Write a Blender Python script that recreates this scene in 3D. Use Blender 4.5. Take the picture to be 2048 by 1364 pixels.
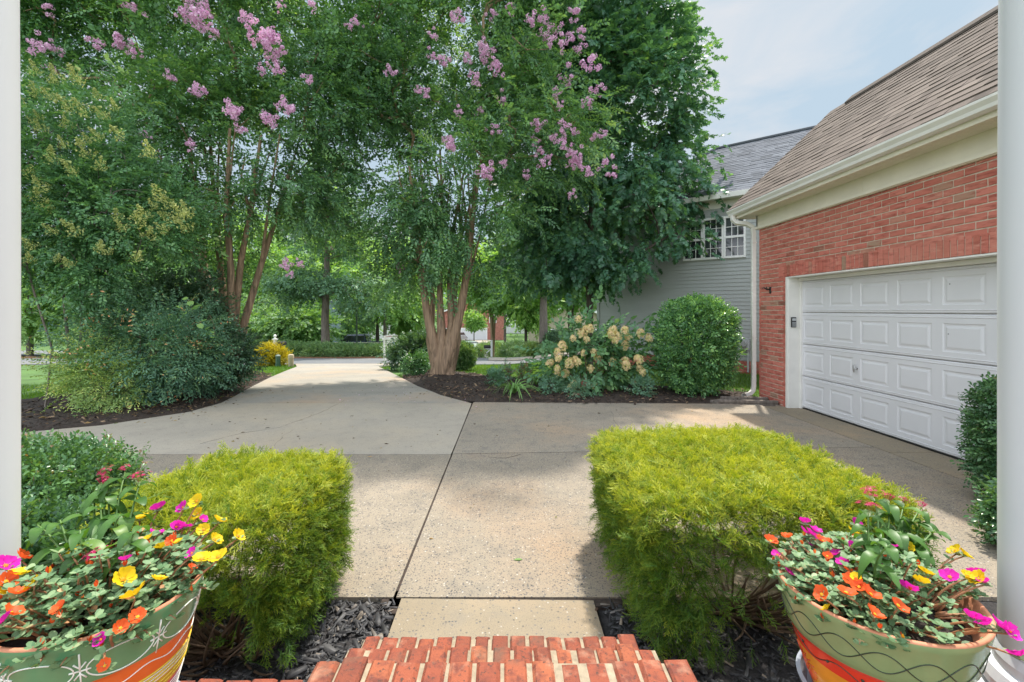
import bpy, math, random
import numpy as np
from math import radians as R, pi, sin, cos
for o in list(bpy.data.objects): bpy.data.objects.remove(o)
SC = bpy.context.scene
COL = SC.collection
rng = np.random.default_rng(7); random.seed(7)

# ------------------------------------------------------------------ camera, sky, sun, exposure
CZ, F, VX, VY = 1.643, 919.0, 1010.0, 620.0      # eye height, focal length and vanishing point in photo pixels
cam = bpy.data.cameras.new('camera'); co = bpy.data.objects.new('camera', cam); COL.objects.link(co)
co.location = (0, 0, CZ); co.rotation_euler = (R(90), 0, 0)
cam.sensor_width = 36; cam.lens = F / 2048 * 36
cam.shift_x = 14 / 2048; cam.shift_y = -62 / 2048
cam.clip_start = .02; cam.clip_end = 3000
SC.camera = co
SUN_EL, SUN_AZ = R(63), R(24)                    # azimuth from +Y towards +X
wd = bpy.data.worlds.new('World'); SC.world = wd; wd.use_nodes = True
wn, wl = wd.node_tree.nodes, wd.node_tree.links
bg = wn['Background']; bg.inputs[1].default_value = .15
sky = wn.new('ShaderNodeTexSky'); sky.sky_type = 'NISHITA'; sky.sun_disc = False
sky.sun_elevation = SUN_EL; sky.sun_rotation = SUN_AZ; sky.air_density = 1.0; sky.dust_density = 1.0; sky.ozone_density = 1.0
tc = wn.new('ShaderNodeTexCoord'); mp = wn.new('ShaderNodeMapping'); mp.inputs['Scale'].default_value = (1.1, 1.1, 2.6)
mp.inputs['Location'].default_value = (.35, .1, .25)
nz = wn.new('ShaderNodeTexNoise'); nz.inputs['Scale'].default_value = 2.4; nz.inputs['Detail'].default_value = 9; nz.inputs['Roughness'].default_value = .58; nz.inputs['Distortion'].default_value = .5
cr = wn.new('ShaderNodeValToRGB'); cr.color_ramp.elements[0].position = .47; cr.color_ramp.elements[1].position = .72
cr.color_ramp.elements[0].color = (.18, .18, .18, 1); cr.color_ramp.elements[1].color = (.85, .85, .85, 1)
# cloud brightness: dim ahead, unseen bright bank added overhead and behind as fill light
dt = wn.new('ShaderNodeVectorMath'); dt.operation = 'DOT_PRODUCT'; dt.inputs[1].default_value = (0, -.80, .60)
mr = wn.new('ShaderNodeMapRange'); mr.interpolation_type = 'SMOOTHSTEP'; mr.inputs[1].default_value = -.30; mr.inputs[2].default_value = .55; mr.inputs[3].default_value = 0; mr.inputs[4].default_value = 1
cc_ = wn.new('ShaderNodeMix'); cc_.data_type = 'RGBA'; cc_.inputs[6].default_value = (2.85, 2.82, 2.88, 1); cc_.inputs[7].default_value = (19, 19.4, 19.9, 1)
dm = wn.new('ShaderNodeMix'); dm.data_type = 'RGBA'; dm.blend_type = 'DARKEN'; dm.inputs[0].default_value = 1; dm.inputs[7].default_value = (1.62, 2.2, 2.72, 1)
mx = wn.new('ShaderNodeMix'); mx.data_type = 'RGBA'
wl.new(tc.outputs['Generated'], mp.inputs[0]); wl.new(mp.outputs[0], nz.inputs[0]); wl.new(nz.outputs[0], cr.inputs[0])
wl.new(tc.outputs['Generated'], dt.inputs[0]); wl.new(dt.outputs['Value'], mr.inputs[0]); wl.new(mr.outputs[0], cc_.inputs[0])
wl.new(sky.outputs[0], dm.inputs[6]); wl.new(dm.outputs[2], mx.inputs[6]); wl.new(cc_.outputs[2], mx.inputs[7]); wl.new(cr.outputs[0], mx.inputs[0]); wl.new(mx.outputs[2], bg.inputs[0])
sl = bpy.data.lights.new('sun', 'SUN'); sl.energy = 3.4; sl.angle = R(1.5); sl.color = (1, .93, .82)
so = bpy.data.objects.new('sun', sl); COL.objects.link(so); so.rotation_euler = (pi/2 - SUN_EL, 0, pi - SUN_AZ)
SC.view_settings.view_transform = 'Standard'; SC.view_settings.look = 'None'
SC.view_settings.exposure = .98; SC.view_settings.gamma = 1
SC.render.engine = 'CYCLES'
SC.cycles.max_bounces = 7; SC.cycles.diffuse_bounces = 4; SC.cycles.glossy_bounces = 2; SC.cycles.transmission_bounces = 5; SC.cycles.transparent_max_bounces = 6

# ------------------------------------------------------------------ helpers
def W(px, py, Y):                                 # photo direction at a real distance Y
    return np.array([(px - VX) * Y / F, Y, CZ - (py - VY) * Y / F])
def sst(a, b, x):
    t = np.clip((np.asarray(x, float) - a) / (b - a), 0, 1); return t * t * (3 - 2 * t)
def g(x, y):                                      # terrain height
    b = np.interp(y, [-1e4, 9, 18, 20, 25, 40, 60, 90, 140, 1e4], [0, 0, -.55, -.66, -.95, -2.5, -3.4, -4.2, -4.6, -4.6])
    w = sst(0, 4, x) * (1 - sst(18, 30, y))
    return b * (1 - .75 * w)
def G(px, py):                                    # where a viewing direction meets the terrain
    for Y in np.arange(1.0, 140, .02):
        X = (px - VX) * Y / F; z = CZ - (py - VY) * Y / F
        if z <= g(X, Y): return float(X), float(Y)
    return float((px - VX) * 140 / F), 140.0

class MB:
    def __init__(s): s.v, s.f, s.m, s.t = [], [], [], []
    def add(s, vs, fs, m=0, tone=.5):
        b = len(s.v); s.v += [tuple(map(float, p)) for p in vs]; s.t += [tone] * len(vs)
        s.f += [tuple(b + i for i in q) for q in fs]; s.m += [m] * len(fs)
    def box(s, x0, x1, y0, y1, z0, z1, m=0, tone=.5):
        s.add([(x0,y0,z0),(x1,y0,z0),(x1,y1,z0),(x0,y1,z0),(x0,y0,z1),(x1,y0,z1),(x1,y1,z1),(x0,y1,z1)],
              [(0,3,2,1),(4,5,6,7),(0,1,5,4),(1,2,6,5),(2,3,7,6),(3,0,4,7)], m, tone)
    def obox(s, c, ax, ay, az, m=0, tone=.5):     # oriented box: centre and three half-axis vectors
        c, ax, ay, az = map(np.asarray, (c, ax, ay, az))
        s.add([c+i*ax+j*ay+k*az for k in (-1,1) for i, j in ((-1,-1),(1,-1),(1,1),(-1,1))],
              [(0,3,2,1),(4,5,6,7),(0,1,5,4),(1,2,6,5),(2,3,7,6),(3,0,4,7)], m, tone)
    def tube(s, pts, rad, n=8, m=0, tone=.5, cap=True, flat=1.0):
        pts = np.asarray(pts, float); k = len(pts)
        if np.isscalar(rad): rad = [rad] * k
        T = np.gradient(pts, axis=0); T /= np.linalg.norm(T, axis=1)[:, None] + 1e-9
        a = np.array([0, 0, 1.]) if abs(T[0][2]) < .9 else np.array([1., 0, 0])
        u = np.cross(a, T[0]); u /= np.linalg.norm(u); vs = []
        for i in range(k):
            u = u - T[i] * (u @ T[i]); u /= np.linalg.norm(u) + 1e-9; w = np.cross(T[i], u)
            for j in range(n):
                q = 2 * pi * (j + .5) / n; vs.append(pts[i] + rad[i] * (cos(q) * u + sin(q) * w * flat))
        fs = [(i*n+j, i*n+(j+1)%n, (i+1)*n+(j+1)%n, (i+1)*n+j) for i in range(k-1) for j in range(n)]
        if cap: fs += [tuple(range(n))[::-1], tuple((k-1)*n + j for j in range(n))]
        s.add(vs, fs, m, tone)
    def lathe(s, prof, c, n=32, m=0, ms=None, cap=False):
        vs = [(c[0]+r*cos(2*pi*j/n), c[1]+r*sin(2*pi*j/n), c[2]+z) for r, z in prof for j in range(n)]
        for i in range(len(prof)-1):
            b = len(s.v)
            s.add(vs[i*n:(i+2)*n], [(j, (j+1)%n, n+(j+1)%n, n+j) for j in range(n)], ms[i] if ms else m)
        if cap: s.add(vs[-n:], [tuple(range(n))], m); s.add(vs[:n], [tuple(range(n))[::-1]], m)
    def prism(s, poly, fn, d0, d1, m=0, tone=.5):  # 2D polygon mapped by fn(u, v, d)
        n = len(poly)
        s.add([fn(u, v, d0) for u, v in poly] + [fn(u, v, d1) for u, v in poly],
              [tuple(range(n))[::-1], tuple(range(n, 2*n))] + [(i, (i+1)%n, n+(i+1)%n, n+i) for i in range(n)], m, tone)
    def build(s, name, mats, parent=None, smooth=False, origin=None, bevel=0, weld=False):
        me = bpy.data.meshes.new(name)
        off = np.zeros(3) if origin is None else np.asarray(origin, float)
        me.from_pydata([tuple(np.asarray(p) - off) for p in s.v], [], s.f)
        for x in (mats if isinstance(mats, (list, tuple)) else [mats]): me.materials.append(x)
        me.polygons.foreach_set('material_index', s.m)
        a = me.attributes.new('tone', 'FLOAT', 'POINT'); a.data.foreach_set('value', np.asarray(s.t, np.float32))
        if weld:
            import bmesh
            bm = bmesh.new(); bm.from_mesh(me); bmesh.ops.remove_doubles(bm, verts=bm.verts, dist=1e-5); bm.to_mesh(me); bm.free()
        if smooth: me.polygons.foreach_set('use_smooth', [True] * len(me.polygons))
        me.update()
        o = bpy.data.objects.new(name, me); COL.objects.link(o); o.location = tuple(off)
        if parent: o.location = tuple(off - wloc(parent)); o.parent = parent
        if bevel:
            b = o.modifiers.new('bevel', 'BEVEL'); b.width = bevel; b.segments = 2; b.limit_method = 'ANGLE'
        return o
def tri_obj(name, V, Fc, tone, mats, parent=None, midx=None, origin=(0,0,0)):
    V = np.asarray(V, np.float32).reshape(-1, 3) - np.asarray(origin, np.float32); Fc = np.asarray(Fc, np.int32).reshape(-1, 3)
    me = bpy.data.meshes.new(name); me.vertices.add(len(V)); me.vertices.foreach_set('co', V.ravel())
    n = len(Fc); me.loops.add(n*3); me.loops.foreach_set('vertex_index', Fc.ravel())
    me.polygons.add(n); me.polygons.foreach_set('loop_start', np.arange(0, n*3, 3, dtype=np.int32))
    try: me.polygons.foreach_set('loop_total', np.full(n, 3, np.int32))
    except Exception: pass
    for x in (mats if isinstance(mats, (list, tuple)) else [mats]): me.materials.append(x)
    if midx is not None: me.polygons.foreach_set('material_index', np.asarray(midx, np.int32))
    a = me.attributes.new('tone', 'FLOAT', 'POINT'); a.data.foreach_set('value', np.asarray(tone, np.float32).ravel())
    me.update(calc_edges=True); me.validate()
    o = bpy.data.objects.new(name, me); COL.objects.link(o); o.location = tuple(origin)
    if parent: o.location = tuple(np.asarray(origin, float) - wloc(parent)); o.parent = parent
    return o
def wloc(o):
    v = np.zeros(3)
    while o: v = v + np.asarray(o.location, float); o = o.parent
    return v
def tag(o, label=None, cat=None, group=None, kind=None):
    for k, v in (('label', label), ('category', cat), ('group', group), ('kind', kind)):
        if v: o[k] = v
    return o
def empty(name, loc, label=None, cat=None, group=None, rz=0):
    o = bpy.data.objects.new(name, None); COL.objects.link(o); o.location = tuple(map(float, loc)); o.rotation_euler = (0, 0, rz)
    o.empty_display_size = .1
    return tag(o, label, cat, group)
def sub_empty(name, loc, parent):
    o = bpy.data.objects.new(name, None); COL.objects.link(o); o.location = tuple(np.asarray(loc, float) - wloc(parent)); o.parent = parent; o.empty_display_size = .1
    return o
def copy_part(o, parent, loc, rot=None, sc=None):
    c = o.copy(); COL.objects.link(c); c.parent = parent
    c.location = tuple(np.asarray(loc, float) - wloc(parent))
    if rot is not None: c.rotation_euler = rot
    if sc is not None: c.scale = (sc, sc, sc) if np.isscalar(sc) else sc
    return c

# ------------------------------------------------------------------ materials
def mat(name):
    m = bpy.data.materials.new(name); m.use_nodes = True
    return m, m.node_tree.nodes, m.node_tree.links, m.node_tree.nodes['Principled BSDF']
def ramp(n, l, src, stops):
    r = n.new('ShaderNodeValToRGB'); e = r.color_ramp.elements
    while len(e) < len(stops): e.new(.5)
    for i, (p, c) in enumerate(stops): e[i].position = p; e[i].color = (*c, 1) if len(c) == 3 else c
    if src is not None: l.new(src, r.inputs[0])
    return r
def noise(n, l, scale, detail=4, rough=.55, vec=None, stretch=None, obj=True):
    t = n.new('ShaderNodeTexCoord'); src = t.outputs['Object']
    if stretch:
        mpp = n.new('ShaderNodeMapping'); mpp.inputs['Scale'].default_value = stretch; l.new(src, mpp.inputs[0]); src = mpp.outputs[0]
    z = n.new('ShaderNodeTexNoise'); z.inputs['Scale'].default_value = scale; z.inputs['Detail'].default_value = detail; z.inputs['Roughness'].default_value = rough
    l.new(src, z.inputs[0]); return z
def mixc(n, l, a, b, fac, mode='MIX'):
    x = n.new('ShaderNodeMix'); x.data_type = 'RGBA'; x.blend_type = mode
    for i, v in ((6, a), (7, b), (0, fac)):
        if isinstance(v, tuple): x.inputs[i].default_value = (*v, 1)
        elif isinstance(v, (int, float)): x.inputs[i].default_value = v
        else: l.new(v, x.inputs[i])
    return x.outputs[2]
def bump(n, l, b, h, s=.3, d=.01):
    x = n.new('ShaderNodeBump'); x.inputs['Strength'].default_value = s; x.inputs['Distance'].default_value = d
    l.new(h, x.inputs['Height']); l.new(x.outputs[0], b.inputs['Normal']); return x
def plain(name, c, rough=.5, metal=0, spec=.5, var=.12, scale=6, stretch=None, bmp=.05):
    m, n, l, b = mat(name); z = noise(n, l, scale, 6, .6, stretch=stretch)
    r = ramp(n, l, z.outputs[0], [(.3, tuple(x*(1-var) for x in c)), (.7, tuple(min(1, x*(1+var)) for x in c))])
    l.new(r.outputs[0], b.inputs['Base Color']); b.inputs['Roughness'].default_value = rough; b.inputs['Metallic'].default_value = metal
    b.inputs['Specular IOR Level'].default_value = spec
    if bmp: bump(n, l, b, z.outputs[0], bmp)
    return m
def leafmat(name, stops, trans=.42, rough=.42, spec=.5, tint=(1.25, 1.15, .35)):
    m, n, l, b = mat(name)
    if name.startswith('leaf_') and name not in ('leaf_gold', 'leaf_grass', 'leaf_cypress', 'leaf_pentas'): stops = [(p, tuple((1.9 if name in ('leaf_portulaca', 'leaf_box', 'leaf_lily', 'leaf_bright') else 2.65)*(x*.80 + .20*(.25*q[0]+.65*q[1]+.1*q[2])) for x in q)) for p, q in stops]
    a = n.new('ShaderNodeAttribute'); a.attribute_name = 'tone'
    r = ramp(n, l, a.outputs['Fac'], stops)
    l.new(r.outputs[0], b.inputs['Base Color']); b.inputs['Roughness'].default_value = rough; b.inputs['Specular IOR Level'].default_value = spec
    t = n.new('ShaderNodeBsdfTranslucent'); l.new(mixc(n, l, r.outputs[0], tint, 1.0, 'MULTIPLY'), t.inputs[0])
    s = n.new('ShaderNodeMixShader'); s.inputs[0].default_value = trans
    l.new(b.outputs[0], s.inputs[1]); l.new(t.outputs[0], s.inputs[2]); l.new(s.outputs[0], n['Material Output'].inputs[0])
    return m
def tonemat(name, stops, rough=.7, spec=.3, mott=None, bscale=60, bst=.4, bdist=.003):
    m, n, l, b = mat(name)
    a = n.new('ShaderNodeAttribute'); a.attribute_name = 'tone'
    r = ramp(n, l, a.outputs['Fac'], stops); c = r.outputs[0]
    z = noise(n, l, bscale, 6, .65)
    if mott:
        for sc, st, lo, hi, col in mott:
            z2 = noise(n, l, sc, 5, .6, stretch=st)
            f = ramp(n, l, z2.outputs[0], [(lo, (0,0,0)), (hi, (1,1,1))])
            c = mixc(n, l, c, col, f.outputs[0])
    l.new(c, b.inputs['Base Color']); b.inputs['Roughness'].default_value = rough; b.inputs['Specular IOR Level'].default_value = spec
    bump(n, l, b, z.outputs[0], bst, bdist)
    return m
def concrete(name, base, stone, dens, stain=(.42, .27, .15), dark=(.17, .165, .155), dirt=.5):
    m, n, l, b = mat(name)
    t = n.new('ShaderNodeTexCoord')
    v = n.new('ShaderNodeTexVoronoi'); v.inputs['Scale'].default_value = 62; l.new(t.outputs['Object'], v.inputs[0])
    v2 = n.new('ShaderNodeTexVoronoi'); v2.inputs['Scale'].default_value = 130; l.new(t.outputs['Object'], v2.inputs[0])
    z1 = noise(n, l, .9, 6, .6); z2 = noise(n, l, 5, 6, .65); z3 = noise(n, l, 240, 3, .6); z4 = noise(n, l, .45, 5, .6)
    c = ramp(n, l, z1.outputs[0], [(.3, tuple(x*.86 for x in base)), (.7, tuple(x*1.1 for x in base))]).outputs[0]
    c = mixc(n, l, c, stain, ramp(n, l, z4.outputs[0], [(.48, (0,0,0)), (.70, (.6,.6,.6))]).outputs[0])
    c = mixc(n, l, c, dark, ramp(n, l, z2.outputs[0], [(.5, (0,0,0)), (.8, (dirt,)*3)]).outputs[0])
    sep = n.new('ShaderNodeSeparateColor'); l.new(v.outputs['Color'], sep.inputs[0])
    near = ramp(n, l, v.outputs['Distance'], [(.30, (1,1,1)), (.42, (0,0,0))])
    pick = ramp(n, l, sep.outputs[0], [(1-dens, (0,0,0)), (1-dens+.03, (1,1,1))])
    patch = ramp(n, l, z2.outputs[0], [(.35, (.55,.55,.55)), (.6, (1,1,1))])
    mk = mixc(n, l, mixc(n, l, near.outputs[0], pick.outputs[0], 1.0, 'MULTIPLY'), patch.outputs[0], 1.0, 'MULTIPLY')
    sc = ramp(n, l, sep.outputs[1], [(0, stone), (.55, tuple(x*1.7 for x in stone)), (.8, (.30,.24,.17)), (1, (.5,.47,.42))])
    c = mixc(n, l, c, sc.outputs[0], mk)
    sep2 = n.new('ShaderNodeSeparateColor'); l.new(v2.outputs['Color'], sep2.inputs[0])
    pk2 = ramp(n, l, sep2.outputs[2], [(.72, (0,0,0)), (.78, (dens*1.3,)*3)])
    c = mixc(n, l, c, (.12,.115,.11), mixc(n, l, pk2.outputs[0], ramp(n, l, v2.outputs['Distance'], [(.3, (1,1,1)), (.45, (0,0,0))]).outputs[0], 1.0, 'MULTIPLY'))
    c = mixc(n, l, c, ramp(n, l, z3.outputs[0], [(.3, (.8,.8,.8)), (.7, (1.15,1.15,1.15))]).outputs[0], 1.0, 'MULTIPLY')
    l.new(c, b.inputs['Base Color']); b.inputs['Roughness'].default_value = .85; b.inputs['Specular IOR Level'].default_value = .25
    h = mixc(n, l, z3.outputs[0], mk, .5)
    bump(n, l, b, h, .5, .004)
    return m

M = {}
M['concrete_far'] = concrete('concrete_far', (.34,.315,.275), (.14,.14,.14), .22, dirt=.35)
M['concrete_grey'] = concrete('concrete_grey', (.375,.335,.275), (.13,.13,.13), .18, stain=(.38,.30,.2), dirt=.35)
M['concrete_agg'] = concrete('concrete_agg', (.285,.243,.187), (.06,.06,.065), .68, stain=(.33,.20,.11), dark=(.13,.125,.115), dirt=.6)
M['concrete_agg_fine'] = concrete('concrete_agg_fine', (.30,.26,.205), (.07,.07,.075), .58, dark=(.13,.125,.115), dirt=.6)
M['concrete_walk'] = concrete('concrete_walk', (.28,.232,.165), (.08,.08,.08), .3)
M['road'] = concrete('road', (.16,.17,.185), (.10,.10,.10), .3, stain=(.2,.19,.18), dark=(.1,.1,.1))
M['white'] = plain('white_paint', (.80,.80,.79), .38, var=.03, scale=3)
M['white_metal'] = plain('white_metal', (.70,.69,.65), .4, var=.06, scale=4)
M['cream'] = plain('cream_trim', (.72,.68,.57), .5, var=.06, scale=3)
M['door_white'] = plain('door_white', (.60,.60,.62), .42, var=.03, scale=2)
M['column'] = plain('column_white', (.60,.63,.66), .38, var=.045, scale=2.2, stretch=(1,1,.35), bmp=.03)
M['black'] = plain('black_metal', (.018,.018,.02), .45)
M['dark'] = plain('dark_gap', (.012,.011,.01), .9)
M['mortar'] = plain('mortar', (.50,.42,.33), .95, var=.2, scale=30, bmp=.4)
M['mortar_pale'] = plain('mortar_pale', (.30,.245,.17), .95, var=.25, scale=40, bmp=.5)
M['brick'] = tonemat('brick', [(0, (.20,.11,.075)), (.12, (.38,.12,.085)), (.5, (.47,.145,.11)), (.8, (.54,.19,.145)), (1, (.32,.215,.15))],
                     .85, .2, [(17, (.35,.35,2.0), .50, .70, (.25,.06,.045)), (11, (.6,.6,2.5), .56, .76, (.58,.30,.23)), (.7, None, .5, .8, (.46,.19,.14))], 70, .6, .006)
M['step_brick'] = tonemat('step_brick', [(0, (.10,.055,.04)), (.15, (.19,.058,.035)), (.6, (.27,.072,.04)), (1, (.34,.105,.05))],
                          .8, .25, [(26, None, .48, .66, (.16,.05,.035)), (85, None, .58, .66, (.09,.045,.035)), (12, None, .56, .78, (.44,.23,.15)), (5, None, .56, .76, (.13,.085,.06))], 90, .9, .005)
M['shingle'] = tonemat('shingle', [(0, (.085,.072,.064)), (.5, (.15,.125,.11)), (1, (.205,.172,.15))], .95, .15, [(5, None, .5, .8, (.16,.13,.115))], 300, .5, .003)
M['shingle_grey'] = tonemat('shingle_grey', [(0, (.085,.092,.105)), (.5, (.14,.15,.175)), (1, (.2,.215,.245))], .95, .15, None, 300, .4, .003)
M['siding'] = plain('siding', (.37,.395,.385), .55, var=.04, scale=1.5, stretch=(1,1,6), bmp=.03)
M['glass'] = plain('glass', (.03,.035,.04), .06, spec=.9, var=.4, scale=2, bmp=0)
M['blind'] = plain('blind', (.5,.5,.48), .6)
M['galv'] = plain('galvanised', (.45,.45,.45), .4, .6)
M['grey_box'] = plain('grey_enamel', (.42,.44,.45), .5)
M['mulch'] = plain('mulch_soil', (.045,.032,.025), .95, var=.55, scale=38, bmp=.9)
M['mulch_black'] = plain('mulch_soil_black', (.022,.020,.021), .9, var=.6, scale=45, bmp=.9)
M['chip'] = tonemat('mulch_chip', [(0, (.018,.014,.012)), (.6, (.05,.034,.026)), (.88, (.10,.065,.045)), (1, (.30,.21,.13))], .85, .3, None, 80, .4)
M['chip_black'] = tonemat('mulch_chip_black', [(0, (.012,.012,.014)), (.7, (.04,.04,.045)), (.92, (.10,.098,.10)), (1, (.24,.19,.14))], .6, .5, None, 80, .4)
M['soil'] = plain('potting_soil', (.03,.022,.017), .95, var=.6, scale=90, bmp=1)
M['lawn'] = plain('lawn_soil', (.065,.135,.028), .95, var=.35, scale=1.2, bmp=.3)
M['straw'] = plain('pine_straw', (.23,.12,.07), .95, var=.4, scale=20, bmp=.5)
M['bark_tan'] = plain('bark_crape', (.29,.195,.125), .75, var=.62, scale=9, stretch=(2.4,2.4,.13), bmp=1)
M['bark_grey'] = plain('bark_grey', (.16,.135,.115), .9, var=.45, scale=14, stretch=(1,1,.2), bmp=.9)
M['bark_dark'] = plain('bark_dark', (.085,.068,.055), .9, var=.4, scale=14, stretch=(1,1,.2), bmp=.8)
M['twig'] = plain('twig', (.13,.085,.055), .85, var=.4, scale=30, bmp=.5)
M['stem_red'] = plain('succulent_stem', (.33,.15,.07), .5, var=.35, scale=40)
M['stem_green'] = plain('green_stem', (.10,.19,.045), .5, var=.3, scale=30)
M['terracotta'] = plain('terracotta', (.52,.22,.12), .7)
LM = {}
LM['crape'] = leafmat('leaf_crape', [(0, (.018,.056,.027)), (.4, (.040,.112,.045)), (.8, (.08,.18,.058)), (1, (.15,.24,.065))], .44, .36)
LM['maple'] = leafmat('leaf_maple', [(0, (.014,.055,.034)), (.5, (.032,.10,.055)), (.85, (.055,.145,.06)), (1, (.11,.21,.055))], .40, .36)
LM['privet'] = leafmat('leaf_privet', [(0, (.018,.06,.026)), (.5, (.042,.12,.042)), (.85, (.085,.19,.055)), (1, (.16,.23,.06))], .3, .25)
LM['nandina'] = leafmat('leaf_nandina', [(0, (.02,.06,.04)), (.5, (.038,.105,.064)), (.85, (.07,.155,.075)), (.97, (.16,.22,.05)), (1, (.42,.17,.06))], .3, .35)
LM['nandina_y'] = leafmat('leaf_nandina_yellow', [(0, (.05,.12,.035)), (.5, (.13,.21,.045)), (.9, (.27,.30,.05)), (1, (.42,.24,.08))], .35, .4)
LM['dark'] = leafmat('leaf_dark', [(0, (.016,.042,.024)), (.6, (.032,.08,.038)), (1, (.07,.14,.05))], .3, .35)
LM['bright'] = leafmat('leaf_bright', [(0, (.10,.22,.04)), (1, (.22,.40,.06))], .45, .4)
LM['laurel'] = leafmat('leaf_laurel', [(0, (.012,.05,.018)), (.5, (.03,.10,.028)), (.85, (.08,.19,.035)), (1, (.18,.32,.05))], .3, .24)
LM['box'] = leafmat('leaf_box', [(0, (.014,.05,.022)), (.5, (.03,.095,.03)), (.9, (.075,.18,.04)), (1, (.16,.09,.04))], .3, .28)
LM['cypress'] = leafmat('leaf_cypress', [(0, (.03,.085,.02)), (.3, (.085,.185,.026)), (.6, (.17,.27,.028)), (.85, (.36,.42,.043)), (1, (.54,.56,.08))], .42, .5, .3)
LM['bg_light'] = leafmat('leaf_backdrop_light', [(0, (.04,.11,.028)), (.5, (.09,.19,.04)), (1, (.19,.30,.05))], .48, .5)
LM['bg_mid'] = leafmat('leaf_backdrop_mid', [(0, (.025,.075,.026)), (.5, (.055,.13,.036)), (1, (.11,.20,.045))], .42, .5)
LM['bg_teal'] = leafmat('leaf_backdrop_teal', [(0, (.025,.075,.045)), (.5, (.05,.12,.065)), (1, (.10,.19,.08))], .4, .5)
LM['hedge'] = leafmat('leaf_hedge', [(0, (.025,.07,.026)), (.5, (.055,.12,.036)), (1, (.15,.21,.05))], .3, .5)
LM['gold'] = leafmat('leaf_gold', [(0, (.25,.27,.02)), (.5, (.52,.44,.03)), (1, (.72,.58,.04))], .4, .5)
LM['grass'] = leafmat('leaf_grass', [(0, (.07,.16,.022)), (.6, (.13,.27,.035)), (1, (.22,.36,.05))], .45, .5, .3)
LM['lily'] = leafmat('leaf_lily', [(0, (.04,.12,.025)), (1, (.13,.28,.05))], .4, .4)
LM['hydr'] = leafmat('leaf_hydrangea', [(0, (.022,.075,.03)), (.6, (.045,.125,.045)), (1, (.11,.21,.055))], .36, .4)
LM['heuch'] = leafmat('leaf_heuchera', [(0, (.03,.09,.055)), (.7, (.06,.14,.08)), (1, (.13,.03,.025))], .3, .45)
LM['port'] = leafmat('leaf_portulaca', [(0, (.028,.08,.03)), (.5, (.068,.14,.05)), (.9, (.14,.21,.09)), (1, (.35,.17,.06))], .22, .5, .3)
LM['pentas'] = leafmat('leaf_pentas', [(0, (.04,.12,.025)), (.6, (.085,.20,.04)), (1, (.17,.30,.06))], .4, .42)
LM['bloom'] = leafmat('bloom_crape', [(0, (.66,.36,.56)), (.5, (.83,.54,.74)), (1, (.90,.72,.83))], .4, .6, .2, (1.1,.9,1.05))
LM['spray'] = leafmat('bloom_privet', [(0, (.36,.43,.14)), (1, (.62,.66,.28))], .4, .6, .2, (1.1,1,.6))
LM['hhead'] = leafmat('bloom_hydrangea', [(0, (.50,.55,.20)), (.4, (.80,.72,.38)), (.8, (.84,.60,.38)), (1, (.85,.78,.55))], .35, .6, .2, (1.1,1,.7))
LM['magenta'] = leafmat('petal_magenta', [(0, (.50,.008,.28)), (.8, (.75,.03,.46)), (.95, (.8,.12,.5)), (1, (.8,.25,.03))], .35, .5, .2, (1.1,.8,1))
LM['yellow'] = leafmat('petal_yellow', [(0, (.62,.36,.01)), (.8, (.80,.60,.02)), (.95, (.85,.7,.05)), (1, (.75,.33,.02))], .35, .5, .2, (1.1,1,.6))
LM['orange'] = leafmat('petal_orange', [(0, (.62,.05,.012)), (.8, (.78,.13,.03)), (.95, (.80,.25,.05)), (1, (.8,.42,.03))], .35, .5, .2, (1.1,.9,.6))
LM['crimson'] = leafmat('petal_crimson', [(0, (.30,.008,.06)), (.7, (.55,.02,.13)), (1, (.72,.12,.26))], .3, .5, .2, (1.1,.8,.9))

# ------------------------------------------------------------------ the ground, drive, road and beds
def sheet(name, xs, ys, fz, m, kind='structure'):
    XX, YY = np.meshgrid(xs, ys); V = np.stack([XX, YY, fz(XX, YY)], -1).reshape(-1, 3)
    nx, ny = len(xs), len(ys); i, j = np.meshgrid(np.arange(nx-1), np.arange(ny-1)); a = (j*nx+i).ravel()
    Fc = np.concatenate([np.stack([a, a+1, a+nx+1], 1), np.stack([a, a+nx+1, a+nx], 1)])
    return tag(tri_obj(name, V, Fc, np.full(len(V), .5), m), kind=kind)
xs = np.unique(np.concatenate([np.arange(-14, 14.1, .35), np.linspace(-120, -14, 40), np.linspace(14, 120, 40), [-900, -400, 400, 900]]))
ys = np.unique(np.concatenate([np.arange(-2, 32, .35), np.linspace(32, 140, 60), [-300, -60, -10, 200, 400, 900, 1500]]))
sheet('ground', xs, ys, lambda x, y: g(x, y) - .05 - .10 * (sst(.4, 1., y) * (1 - sst(8.3, 8.9, y)) * sst(-9.5, -8.5, x)), M['lawn'])

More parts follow.
